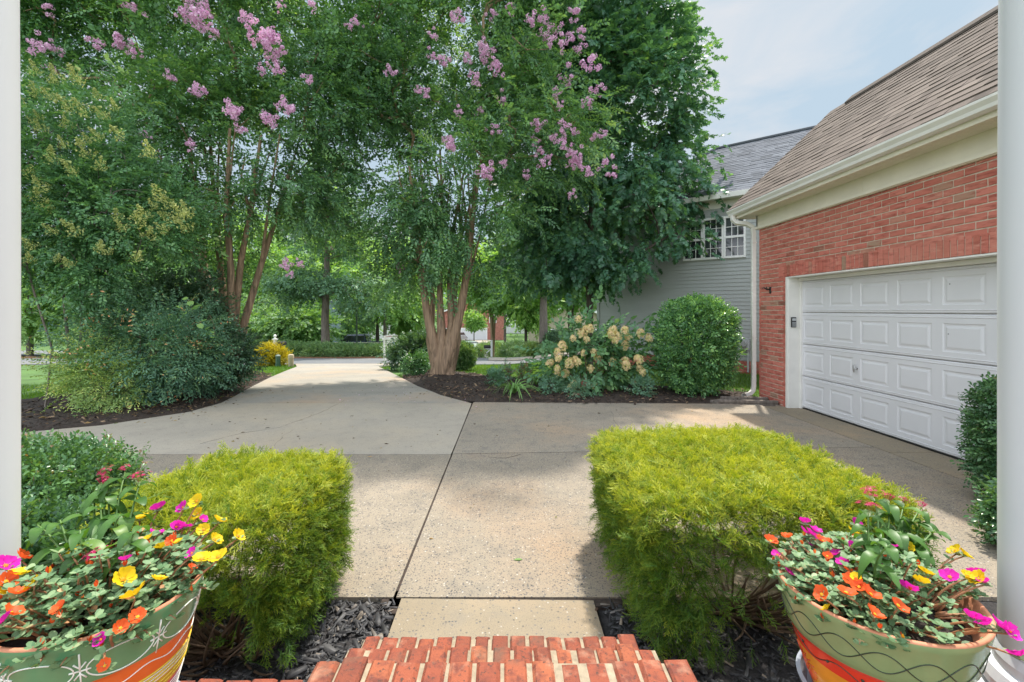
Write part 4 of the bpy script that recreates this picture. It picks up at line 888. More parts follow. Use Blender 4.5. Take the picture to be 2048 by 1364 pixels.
def spray(seed):                                     # privet flower spray: fine branched yellowish tufts
    r = np.random.default_rng(seed); f = Fol(); n = 70; t = r.uniform(.1,1,n); a = r.uniform(0,2*pi,n); rad = (1.05-t)*.075*r.uniform(.4,1.1,n)
    p = np.column_stack([t*.17+rad*.6, rad*np.cos(a), rad*np.sin(a)]); d = p - np.column_stack([t*.1, 0*t, 0*t])
    tv = [(-.9,0,0),(-.9,.12,0),(0,0,.2),(.25,.22,0),(.3,-.22,.1),(0,.1,-.2)]; tf = [(0,1,2),(2,3,4),(2,4,5),(3,5,4)]
    V, Fc = inst(tv, tf, frames(d, r.normal(size=(n,3))), p, .026*r.lognormal(0,.3,n)); f.add(V, Fc, np.repeat(r.random(n), 6)); return f
SPR = [mesh_only(spray(300+i), 'flower_spray', LM['spray']) for i in range(4)]
Yp = 7.75; bp = np.array([*W(150,800,Yp)[:2], 0]); bp[2] = zL(bp[0], bp[1])
ellp = [px(140,300,Yp,1.15,1.0,1.05), px(255,420,Yp,.95,.85,.85), px(120,500,Yp,.85,.8,.8), px(325,460,Yp+.1,.42,.5,.5), px(40,380,Yp,.9,.9,1.2), px(210,560,Yp,.6,.6,.45)]
pv, Tp = shrub('privet_tree', 'tall glossy privet covered in yellow green flower sprays behind the left porch column', 'tree', bp, ellp, 220, 4700, S_PR, LM['privet'], M['bark_grey'], spread=.17, shell=.6, r_tip=.005, r_max=.045, cut=-.5, leafname='crown',
   stems=[[bp, W(165,640,Yp), W(160,540,Yp), W(200,380,Yp)], [bp+(-.1,.1,0), W(132,640,Yp), W(124,560,Yp), W(120,300,Yp)], [bp+(-.3,-.2,0), W(105,700,Yp-.2), W(70,590,Yp-.3), W(40,480,Yp-.2)]])
pl = [(70,165),(100,170),(130,180),(165,195),(200,205),(85,200),(120,215),(150,230),(190,240),(230,250),(100,250),(140,265),(170,280),(215,290),(80,285),(60,220),(235,225),(250,285),(150,310),(185,330),(125,345),(160,355),(205,350),(65,360),(110,395),(90,420),(70,405),(310,330),(335,410),(360,420),(380,430),(345,440),(320,425),(370,465),(300,450),(275,465),(255,480),(200,500),(230,520),(270,515),(165,475),(110,480),(75,500),(60,540),(100,530),(150,545),(300,490),(390,470),(350,480),(240,440)]
for a, b in pl:
    p = W(a+rng.normal(0,6), b+rng.normal(0,6), Yp-rng.uniform(.75,1.05)); d = np.array([rng.normal(0,.4), -.5, .7])
    part_from_mesh('flower_spray', SPR[rng.integers(0,4)], pv, p, (rng.uniform(0,6), *aim(d)[1:]), rng.uniform(1.2,2.1))
def gz(a, b, Y): p = W(a, b, Y); return np.array([p[0], p[1], zL(p[0], p[1])])
shrub('nandina_shrub', 'large blue green nandina with feathery leaves in the left mulch bed', 'shrub', gz(290,795,8.0), [px(285,655,8.0,.80,.6,.42), px(330,725,8.0,.55,.45,.42), px(385,690,8.2,.42,.45,.38), px(240,700,8.0,.45,.5,.4)], 120, 1150, S_NA, LM['nandina'], M['twig'], nst=8, spread=.17, shell=.6, out=.8, tone=.62)
shrub('nandina_shrub', 'low yellow green nandina at the front of the left mulch bed', 'shrub', gz(190,805,7.6), [px(205,755,7.6,.36,.35,.30), px(170,738,7.6,.22,.25,.26), px(235,775,7.5,.3,.25,.18)], 70, 620, S_NA, LM['nandina_y'], M['twig'], nst=6, spread=.12, out=.8, sc=(.65,.95))
shrub('evergreen_shrub', 'dark round evergreen shrub at the driveway end of the left mulch bed', 'shrub', gz(445,765,9.2), [px(440,715,9.2,.62,.6,.55), px(410,660,9.5,.5,.5,.5)], 120, 1700, S_LA, LM['dark'], M['twig'], nst=6, spread=.10, shell=.7, sc=(.9,1.4))
shrub('evergreen_shrub', 'tall dark evergreen shrub between the nandina and the left crape myrtle trunks', 'shrub', gz(330,770,9.6), [px(345,615,9.7,.8,.6,.7), px(285,650,9.6,.6,.5,.7), px(400,620,9.9,.55,.5,.5)], 160, 2000, S_LA, LM['dark'], M['twig'], nst=8, spread=.17, shell=.6, sc=(1.1,1.8))
shrub('holly_shrub', 'glossy dark holly with upright stems low in the left mulch bed', 'shrub', gz(395,790,8.3), [px(395,748,8.6,.45,.4,.36), px(320,765,8.0,.3,.3,.24)], 90, 1000, S_LA, LM['nandina'], M['twig'], nst=6, spread=.08, sc=(1.,1.5))
# a redbud sapling with bright round leaves
rb = empty('redbud_sapling', gz(400,740,8.5), 'thin sapling with bright light green round leaves among the dark left shrubs', 'sapling')
mb = MB(); f = Fol(); P = []
for pts in ([(400,740),(395,670),(385,620),(380,600)], [(395,670),(420,630),(428,650),(430,668)], [(398,690),(360,640),(345,625)], [(395,660),(400,620),(402,606)]):
    q = [W(a, b, 8.35-.1*i) for i, (a, b) in enumerate(pts)]; mb.tube(q, [.008,.006,.004,.003][:len(q)], 5)
for a, b in ((380,602),(392,606),(385,615),(362,615),(368,626),(378,642),(360,638),(402,650),(395,648),(408,653),(420,668),(430,672),(425,662),(345,628),(350,640),(340,632),(404,610),(376,595),(412,640),(415,655)): P.append(W(a, b, 8.0+rng.normal(0,.06)))
P = np.array(P); mb.build('stem', M['twig'], rb); tvx = [(0,0,0),(.1,.42,.03),(.5,.52,.02),(.9,.25,0),(1.02,0,-.05),(.9,-.25,0),(.5,-.52,.02),(.1,-.42,.03)]
V, Fc = inst(tvx, [(0,i+1,i) for i in range(1,7)], frames(rng.normal(size=(len(P),3))*(1,.4,.4)+(0,-.2,-.2), np.array([0,-.6,1])+rng.normal(size=(len(P),3))*.3), P, rng.uniform(.07,.11,len(P))); f.add(V, Fc, np.repeat(rng.random(len(P)), 8)); f.build('foliage', LM['bright'], rb)

# ------------------------------------------------------------------ right bed: hydrangea, round laurel, perennials
Yh = 9.5; bh = np.array([*W(1190,783,Yh)[:2], 0]); bh[2] = zR(bh[0], bh[1])
hy, _ = shrub('hydrangea', 'hydrangea bush with cream and peach cone flowers in front of the lawn', 'shrub', bh, [px(1185,715,Yh,.85,.6,.55), px(1130,735,Yh-.1,.4,.4,.3), px(1245,710,Yh,.55,.45,.5), px(1175,675,Yh,.5,.4,.4), px(1120,705,Yh,.4,.35,.35)], 90, 470, S_HY, LM['hydr'], M['twig'], nst=9, spread=.14, shell=.55, up=.2, r_tip=.005, r_max=.014, jit=.35)
def hhead(seed):
    r = np.random.default_rng(seed); f = Fol(); n = 130; t = r.random(n)**.9; a = r.uniform(0,2*pi,n); rad = .082*np.sqrt(np.clip(1-(t*1.05-.3)**2/.62,.02,1))*r.uniform(.55,1.05,n)
    p = np.column_stack([t*.15, rad*np.cos(a), rad*np.sin(a)]); d = unit(np.column_stack([.25+.5*t, np.cos(a), np.sin(a)]))
    tv = [(0,0,0)]; tf = []
    for k in range(4):
        q = k*pi/2; tv += [(.28*cos(q-.6), .28*sin(q-.6), .04), (.55*cos(q), .55*sin(q), .10), (.28*cos(q+.6), .28*sin(q+.6), .04)]; tf += [(0,3*k+1,3*k+2),(0,3*k+2,3*k+3)]
    V, Fc = inst(tv, tf, frames(np.cross(d, r.normal(size=(n,3))), d), p, .040*r.lognormal(0,.2,n)); f.add(V, Fc, np.repeat(np.clip(r.normal(.5,.25,n),0,1), len(tv))); return f
HH = [mesh_only(hhead(320+i), 'flower_head', LM['hhead']) for i in range(4)]
for a, b in ((1157,633),(1145,671),(1172,655),(1163,662),(1180,652),(1220,665),(1226,657),(1250,655),(1281,662),(1254,668),(1228,675),(1250,686),(1297,671),(1167,700),(1187,698),(1197,708),(1139,722),(1150,716),(1154,719),(1225,720),(1250,718),(1252,726),(1116,702),(1119,712),(1131,743),(1115,731),(1147,766),(1190,766),(1279,731),(1287,739),(1180,732),(1276,714),(1101,722),(1172,673),(1235,668),(1124,688),(1117,740)):
    p = W(a, b+3, Yh-rng.uniform(.4,.75)); d = np.array([rng.normal(0,.35), -.35, .8])
    part_from_mesh('flower_head', HH[rng.integers(0,4)], hy, p-unit(d)*.08, (rng.uniform(0,6), *aim(d)[1:]), rng.uniform(.75,1.15))
def clipped(name, label, cat, base, c, r, ex, n, temps, lm, stem, group=None, depth=.13, sc=(.8,1.2), tone=.5, ntw=40, loose=.03, ph=0.):
    # a clipped bush: leaves on twigs over a superellipsoid, thinning inwards
    root = empty(name, base, label, cat, group); c, r = np.asarray(c, float), np.asarray(r, float)
    d = rng.normal(size=(n,3)); d = unit(d); k = (np.abs(d)**ex).sum(1)**(-1/ex); s = d*k[:,None]
    ins = 1 - depth*rng.exponential(.8, n); ins = np.clip(ins, .15, None); pos = c + s*r*ins[:,None]*(1+.05*lump(s*2.5, 2., ph))[:,None] + rng.normal(0, loose, (n,3))
    ok = pos[:,2] > base[2]+.02; pos, s, d = pos[ok], s[ok], d[ok]; n = len(pos)
    nr0 = unit(np.sign(s)*np.abs(s)**(ex-1)/r)
    dd = nr0 + rng.normal(size=(n,3))*.55 + np.array([0,0,.35]); nn_ = rng.normal(size=(n,3))*.6 + nr0*.6 + np.array([0,0,.5])
    f = Fol(); place(f, temps, pos, dd, nn_, rng.uniform(*sc, n), tone + rng.normal(0,.13,n) + .1*lump(pos, 3., ph))
    mb = MB(); b0 = np.array([c[0], c[1], base[2]])
    T = c + (s*r)[rng.integers(0, n, ntw)]*rng.uniform(.55,.92,(ntw,1)); T = T[T[:,2] > base[2]+.15]
    Pn, par = skeleton([[b0+(x, y, -.03), b0+(x*2.2, y*2.2, (c[2]-base[2])*.7)] for x, y in ((-.05,0),(.06,.03),(0,-.05))], T, .15, .3); limbs(mb, Pn, par, .004, .022, n=5)
    mb.build('stems', stem, root, smooth=True); f.build('foliage', lm, root)
    return root
bl_ = np.array([3.62, 8.98, 0]); bl_[2] = zR(*bl_[:2])
clipped('laurel_bush', 'large clipped barrel shaped glossy green bush beside the garage downspout', 'shrub', bl_, (3.72,9.0,.96), (.60,.60,.82), 3.2, 4600, S_LA, LM['laurel'], M['twig'], depth=.16, sc=(.8,1.25), loose=.045, tone=.66)
clipped('boxwood', 'clipped boxwood at the garage wall beside the right porch column', 'shrub', np.array([4.36,3.78,.03]), (4.36,3.78,.53), (.33,.31,.50), 3.0, 4600, S_BX, LM['box'], M['twig'], depth=.16, sc=(.9,1.5))
clipped('boxwood', 'small loose boxwood in front of the garage boxwood, half hidden by the column', 'shrub', np.array([3.52,3.12,.03]), (3.52,3.12,.20), (.13,.15,.18), 2.3, 700, S_BX, LM['box'], M['twig'], depth=.3, sc=(1.1,1.7), tone=.62)
clipped('boxwood', 'clipped boxwood hedge behind the left flower pot beside the white column', 'shrub', np.array([-3.1,2.72,0]), (-3.1,2.70,.38), (.66,.46,.37), 5.0, 9500, S_BX, LM['box'], M['twig'], depth=.14, sc=(.9,1.4), tone=.68)
clipped('boxwood', 'lower boxwood in front of the left boxwood hedge, behind the flower pot', 'shrub', np.array([-2.2,1.85,0]), (-2.25,1.95,.34), (.45,.38,.36), 3.0, 4200, S_BX, LM['box'], M['twig'], depth=.2, sc=(.9,1.5), tone=.55)
def strap_leaves(f, base, n, L, w, mi=0):
    for i in range(n):
        a = rng.uniform(0, 2*pi); l = L*rng.uniform(.6,1.15); e = rng.uniform(.7,1.25); d = np.array([cos(a), sin(a), 0]); s = np.array([-sin(a), cos(a), 0]); V = []
        for k in range(7):
            t = k/6; p = base + d*(l*t*cos(e)+l*.35*t*t) + np.array([0,0,l*(t*sin(e)-.75*t*t*t)]); ww = w*(1-t)**.5*(.6+.4*t); V += [p-s*ww, p+s*ww+np.array([0,0,ww*.5])]
        f.add(np.array(V), [q for k in range(6) for q in ((2*k,2*k+1,2*k+3),(2*k,2*k+3,2*k+2))], np.full(14, rng.uniform(.2,1)))
for (a, b, lab, n, L) in ((1028,790,'bright green strap leaved daylily clump in the mulch left of the hydrangea',64,.60), (1072,772,'thin upright daylily clump between the strap leaved clump and the hydrangea',36,.62)):
    X, Y = G(a, b); q = np.array([X, Y, zR(X, Y)]); o = empty('daylily', q, lab, 'plant', 'daylilies in the mulch bed'); f = Fol(); strap_leaves(f, q, n, L, .018)
    f.build('foliage', LM['lily'], o)
for (a, b, lab, rx, tn) in ((985,775,'small bluish low plant with dark red leaves at the left end of the right bed',.15,.4), (1103,788,'low grey green leafy plant at the left foot of the hydrangea',.17,.45), (1160,796,'low pale leafy plant at the front of the hydrangea',.15,.6), (1050,760,'dark red and green leafy clump behind the daylilies',.15,.75), (1010,762,'loose leafy perennial with reddish tips beside the bluish low plant',.13,.7), (1285,792,'short upright bright green plant at the right foot of the hydrangea',.12,.5)):
    X, Y = G(a, b); q = np.array([X, Y, zR(X, Y)])
    shrub('perennial', lab, 'plant', q, [(q+(0,0,.13), np.array([rx,rx*.9,.14]))], 24, 110, S_HE, LM['heuch'], M['twig'], group='low perennials in the right mulch bed', nst=3, spread=.05, sc=(.45,.8), tone=tn, jit=.03, r_max=.006, r_tip=.002)
shrub('azalea', 'low dense leafy bush at the left foot of the crape myrtle trunk beside the driveway', 'shrub', np.array([*G(828,752), -.15]), [(np.array([*G(828,752), .10]), np.array([.36,.34,.30])), (np.array([*G(850,745), .0]), np.array([.25,.3,.25]))], 60, 650, S_LA, LM['laurel'], M['twig'], spread=.07, sc=(.8,1.2), tone=.4)
Xa, Ya = G(820,738)
shrub('evergreen_shrub', 'wide dark bush behind the crape myrtle trunk, next to the white sign post', 'shrub', np.array([Xa,Ya,g(Xa,Ya)]), [px(826,704,Ya,.50,.5,.42), px(852,697,Ya,.35,.4,.42), px(800,712,Ya,.28,.3,.3)], 110, 1300, S_LA, LM['dark'], M['twig'], spread=.13, shell=.65, sc=(1.3,2.), tone=.55)
Xa, Ya = G(922,738)
clipped('evergreen_shrub', 'round fine leaved green bush right of the crape myrtle trunk on the lawn', 'shrub', np.array([Xa,Ya,g(Xa,Ya)]), W(922,712,Ya), (.45,.42,.42), 2.3, 2600, S_LA, LM['hedge'], M['twig'], depth=.2, sc=(.7,1.1))

# ------------------------------------------------------------------ golden thread cypress hedges
def frond(seed, L=.125):
    r = np.random.default_rng(seed); V, Fc, T = [], [], []
    def strand(p, d, l, w, t0, curl):
        d = unit(d); s = unit(np.cross(d, [r.normal(0,.4), r.normal(0,.4), 1])); b = len(V); k = 3
        for i in range(k+1):
            t = i/k; q = p + d*l*t + np.array([0,0,curl*l*t*t]); ww = w*(1-.85*t)
            V.extend([q-s*ww, q+s*ww]); T.extend([t0-.06+.42*t]*2)
        for i in range(k): Fc.extend([(b+2*i,b+2*i+1,b+2*i+3),(b+2*i,b+2*i+3,b+2*i+2)])
    strand(np.zeros(3), np.array([1,0,0]), L, .0033, -.18, -.12)
    n = 9
    for i in range(n):
        t = .18+.78*i/n; side = 1 if i % 2 else -1; a = r.normal(.62,.12)*side; l = L*(.52-.30*t)*r.uniform(.8,1.2); p = np.array([L*t,0,-.12*L*t*t]); d = np.array([cos(a),sin(a),r.normal(.1,.15)])
        strand(p, d, l, .0026, -.1+.1*t, r.normal(-.05,.15))
        for q in (.35,.65):
            a2 = a + side*r.normal(.1,.5) + r.choice([-1,1])*.5; strand(p+unit(d)*l*q, np.array([cos(a2),sin(a2),r.normal(.1,.2)]), l*.45, .0022, 0+.08*t, 0)
    return np.array(V), np.array(Fc), np.array(T)
FR = [frond(400+i) for i in range(5)]
def cypress(name, label, base, x0, x1, y0, y1, h, n, seed, open_bottom, lean=0.):
    root = empty(name, base, label, 'shrub', 'golden cypress hedges either side of the walk'); r = np.random.default_rng(seed)
    c = np.array([(x0+x1)/2, (y0+y1)/2, h*.52]); hx, hy, hz = (x1-x0)/2, (y1-y0)/2, h*.49
    ar = np.array([hx*hy*1.25, hy*hz, hy*hz, hx*hz, hx*hz]); fc = r.choice(5, n, p=ar/ar.sum()); uv = r.uniform(-1, 1, (n,2)); s = np.empty((n,3)); ex = 8.
    for q_, (ax_, sg_) in enumerate(((2,1),(0,-1),(0,1),(1,-1),(1,1))):
        w_ = fc == q_; o_ = [i for i in range(3) if i != ax_]; s[w_,ax_] = sg_; s[np.ix_(np.where(w_)[0], o_)] = uv[w_]
    s *= ((np.abs(s)**ex).sum(1)**(-1/ex))[:,None]
    ins = 1-.09*r.exponential(.8,n); pos = c + s*np.array([hx,hy,hz])*ins[:,None]; pos += r.normal(0,.018,(n,3))
    pos += (.032*np.column_stack([lump(pos,3.,seed), lump(pos,3.4,seed+1), .8*lump(pos,3.1,seed+2)]))
    nr = unit(np.sign(s)*np.abs(s)**(ex-1)/np.array([hx,hy,hz]))
    keep = np.ones(n, bool); low = (pos[:,2] < h*.62) & (pos[:,1] < y0+.25)
    for (bx0, bx1, bz0, bz1, p) in open_bottom:          # worn places where the bare wood shows
        inb = low & (pos[:,0] > bx0) & (pos[:,0] < bx1) & (pos[:,2] > bz0) & (pos[:,2] < bz1); keep &= ~(inb & (r.random(n) < p))
    keep &= ~((pos[:,2] < h*.30) & (r.random(n) < .55)); keep &= pos[:,2] > .05
    pos, nr, s = pos[keep], nr[keep], s[keep]; m = len(pos)
    top = np.clip(nr[:,2], 0, 1); dd = nr*(.85-.35*top)[:,None] + r.normal(size=(m,3))*.5 + np.array([0,0,.15]); low = pos[:,2] < h*.45
    dd[low] += np.array([0,-.1,-.55]); nn_ = nr*.4 + r.normal(size=(m,3))*.5 + np.array([0,0,.8])
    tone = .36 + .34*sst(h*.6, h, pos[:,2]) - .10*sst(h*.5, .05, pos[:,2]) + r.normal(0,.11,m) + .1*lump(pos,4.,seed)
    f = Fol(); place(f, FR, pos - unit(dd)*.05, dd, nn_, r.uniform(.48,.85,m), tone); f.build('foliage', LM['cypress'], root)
    mb = MB(); b = np.array(base); st = []
    for i in range(11):
        a = r.uniform(0, 2*pi); q = b + np.array([cos(a)*.08, sin(a)*.06, -.02]); e = c + np.array([cos(a)*hx*.6, sin(a)*hy*.6, -h*.1]); st.append([q, q*.5+e*.5-np.array([0,0,.06]), e])
    for (bx0, bx1, bz0, bz1, p) in open_bottom:
        for i in range(34 if p > .8 else 8):
            e = np.array([r.uniform(bx0+.05,bx1-.02), y0+r.uniform(.0,.22), r.uniform(.06,.46)]); q = b + np.array([r.normal(0,.05), r.normal(0,.04), .0]); k = q*.5+e*.5+np.array([r.normal(0,.05), -.05, -.05+r.normal(0,.03)])
            mb.tube([(1-t)**2*q+2*t*(1-t)*k+t*t*e for t in np.linspace(0,1,7)], [.010*s for s in (1,.85,.7,.6,.5,.4,.25)], 5)
    idx = r.integers(0, m, 150); T = c + (pos[idx]-c)*r.uniform(.8,.97,(150,1)); T = T[T[:,2] > .08]
    Pn, par = skeleton(st, T, .09, .15); limbs(mb, Pn, par, .0022, .017, n=6); mb.build('stems', M['twig'], root, smooth=True)
    return root
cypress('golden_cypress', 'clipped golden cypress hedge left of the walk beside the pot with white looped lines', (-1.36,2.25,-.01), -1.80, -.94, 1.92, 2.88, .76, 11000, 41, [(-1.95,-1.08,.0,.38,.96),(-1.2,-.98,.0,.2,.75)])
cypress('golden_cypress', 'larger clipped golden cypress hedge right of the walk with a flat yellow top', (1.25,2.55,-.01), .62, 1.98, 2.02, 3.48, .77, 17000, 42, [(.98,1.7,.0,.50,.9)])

# ------------------------------------------------------------------ painted flower pots
def glaze(name, c, var=.12): return plain(name, c, .16, spec=.6, var=var, scale=9, bmp=.02)
M['glz_green_l'] = glaze('glaze_green', (.11,.27,.13)); M['glz_green_r'] = glaze('glaze_sage', (.19,.27,.12)); M['glz_orange'] = glaze('glaze_orange', (.68,.13,.02)); M['glz_red'] = glaze('glaze_red', (.62,.045,.02))
M['glz_amber'] = glaze('glaze_amber', (.66,.27,.025), .25); M['glz_yellow'] = glaze('glaze_yellow', (.60,.36,.04), .2); M['glz_pink'] = glaze('glaze_pink', (.55,.06,.12), .2); M['glz_blue'] = glaze('glaze_blue', (.08,.13,.34))
M['line_white'] = plain('line_white', (.78,.80,.74), .3); M['line_dark'] = plain('line_dark', (.02,.03,.015), .3); M['line_yellow'] = plain('line_yellow', (.70,.50,.05), .3); M['line_red'] = plain('line_red', (.5,.05,.02), .3)
def pot(name, label, c, Rr, H, bands, lines):
    # bands: from the foot up (z fraction top, radius fraction at that height, material); lines: (material, width, [(theta, zfrac), ...])
    c = np.array(c, float); root = empty(name, c, label, 'flower pot', 'painted flower pots on the porch')
    zs = [0.]+[b[0] for b in bands]; rs = [.62]+[b[1] for b in bands]
    radius = lambda zf: Rr*np.interp(zf, zs, rs)
    mb = MB(); mats = []; z0 = 0.
    for zt, rf_, m in bands:
        mats.append(m); k = 6; pr = [(radius(z0+(zt-z0)*i/k), (z0+(zt-z0)*i/k)*H) for i in range(k+1)]
        mb.lathe(pr, c, 72, len(mats)-1); z0 = zt
    mats.append(M['terracotta']); q = len(mats)-1
    mb.lathe([(Rr*rs[-1],H),(Rr*rs[-1]*.985,H+.004),(Rr*rs[-1]*.955,H+.003),(Rr*rs[-1]*.94,H-.006),(Rr*.80,H-.075)], c, 72, q); mb.lathe([(Rr*.62,0),(Rr*.3,0.001)], c, 48, q)
    body = mb.build('body', mats, root, smooth=True, weld=True)
    for nm, m, w, closed, paths in lines:
        lb = MB()
        for P in paths: lb.tube([c+np.array([(radius(zf)+.0006)*cos(t), (radius(zf)+.0006)*sin(t), zf*H]) for t, zf in P], w, 5, cap=True)
        lb.build(nm, m, body, smooth=True)
    sb_ = MB(); sb_.lathe([(Rr*.83,H-.05),(Rr*.5,H-.03),(.001,H-.025)], c, 40); so_ = sb_.build('soil', M['soil'], root, smooth=True)
    return root, radius
Lc, Lr, Lh = np.array([-.861,.987,.725]), .183, .318
Rc, Rr_, Rh = np.array([.878,1.096,.725]), .202, .258
th = np.linspace(0, 2*pi, 181)
n_e = 9; ell_l = []; star = []
for k in range(n_e):
    t0 = 2*pi*k/n_e; hw = pi/n_e*.86
    ell_l.append([(t0+hw*cos(a), .815+.085*sin(a)) for a in np.linspace(0, 2*pi, 33)])
    t1 = t0+pi/n_e
    for dz, dt_ in ((.11,.0),(-.11,.0)): star.append([(t1+dt_, .815), (t1, .815+dz)])
    for s in (-1,1): star.append([(t1, .815), (t1+s*.09, .815)])
    star.append([(t1-.05,.865),(t1,.83),(t1+.05,.865)]); star.append([(t1-.05,.765),(t1,.80),(t1+.05,.765)])
wob = lambda z, a, f, p=0: [[(t, z+a*sin(f*t+p)) for t in th]]
pL, radL = pot('flower_pot', 'painted flower pot with a green rim of white loops over orange and yellow stripes', Lc, Lr, Lh,
   [(.14,.66,M['glz_blue']),(.40,.78,M['glz_pink']),(.57,.845,M['glz_yellow']),(.70,.885,M['glz_orange']),(.72,.905,M['glz_orange']),(1.0,1.0,M['glz_green_l'])],
   [('white_loops', M['line_white'], .0013, True, ell_l), ('white_stars', M['line_white'], .0016, False, star), ('white_stripes', M['line_white'], .0011, True, wob(.645,.018,11)+wob(.55,.004,5)+wob(.52,.004,5,1)+wob(.49,.004,5,2)+wob(.37,.004,5)+wob(.345,.004,6)+wob(.32,.004,5)+wob(.29,.004,5)+wob(.26,.004,5)+wob(.22,.004,5)+wob(.18,.004,5)),
    ('yellow_stripes', M['line_yellow'], .0016, True, wob(.565,.003,5)+wob(.535,.003,5)+wob(.505,.003,5)+wob(.46,.003,5)+wob(.43,.003,5))])
suns = []; dots = []
for k in range(7):
    t0 = 2*pi*k/7+.25
    suns.append([(t0+.10*cos(a), .24+.055*sin(a)) for a in np.linspace(0,2*pi,20)])
    for a in np.linspace(0,2*pi,19)[:-1]: suns.append([(t0+.14*cos(a), .24+.075*sin(a)), (t0+.30*cos(a), .24+.15*sin(a))])
for k in range(16): t0 = 2*pi*k/16; dots.append([(t0, .50),(t0+.018,.512)])
pR, radR = pot('flower_pot', 'painted pot with a sage green rim of dark wavy lines over red and orange', Rc, Rr_, Rh,
   [(.06,.64,M['glz_red']),(.42,.795,M['glz_amber']),(.56,.85,M['glz_red']),(.59,.875,M['glz_red']),(.63,.90,M['glz_green_r']),(1.0,1.0,M['glz_green_r'])],
   [('dark_waves', M['line_dark'], .0011, True, wob(.76,.085,8)+wob(.76,.085,8,pi)+wob(.49,.045,9)), ('sun_bursts', M['line_red'], .0012, False, suns), ('dots', M['line_dark'], .003, False, dots)])
M['clear'] = plain('clear_plastic', (.30,.33,.38), .12, spec=.8, var=.02, bmp=0)
for c_, r_, lab in ((Rc,.150,'clear plastic saucer under the pot with dark wavy lines'), (Lc,.142,'clear plastic saucer under the pot with white looped lines')):
    mb = MB(); mb.lathe([(.01,-.020),(r_*.86,-.020),(r_*.90,-.018),(r_,.012),(r_+.006,.013),(r_+.006,.016),(r_-.004,.016),(r_*.88,-.012),(r_*.8,-.0145),(.01,-.0145)], c_, 56)
    o = mb.build('saucer', M['clear'], smooth=True, origin=(c_[0],c_[1],.705)); tag(o, lab, 'saucer', 'plastic saucers under the pots')
# planting
def petal_flower(seed, R0=.019, npet=5, cup=.45):
    r = np.random.default_rng(seed); V, Fc, T = [], [], []
    for k in range(npet):
        a0 = 2*pi*k/npet+r.normal(0,.06); rr = R0*r.uniform(.9,1.1); b = len(V); hw = pi/npet*1.45; cu = cup*r.uniform(.7,1.3); rows = [(.12,.35),(.45,.85),(.8,1.0),(1.0,.72)]
        for t, w in rows:
            for s in (-1,-.45,0,.45,1):
                tt = t*(1-.10*(s==0)*(t==1.0)) ; q = a0+s*hw*w*.8; z = R0*(cu*t**1.6 + .10*abs(s)*t + r.normal(0,.03)); V.append((rr*tt*cos(q), rr*tt*sin(q), z)); T.append(.45+.3*t+r.normal(0,.05))
        for i in range(3):
            for j in range(4): p = b+i*5+j; Fc += [(p,p+1,p+6),(p,p+6,p+5)]
    b = len(V); V.append((0,0,.006)); T.append(1.)
    for k in range(8): V.append((.0042*cos(k*pi/4), .0042*sin(k*pi/4), .0032)); T.append(1.)
    Fc += [(b, b+1+k, b+1+(k+1)%8) for k in range(8)]
    f = Fol(); f.add(np.array(V), np.array(Fc), np.array(T)); return f
PF = {(n, i): mesh_only(petal_flower(500+i*3+k), n+'_flower', LM[n]) for k, n in enumerate(('magenta','yellow','orange')) for i in range(3)}
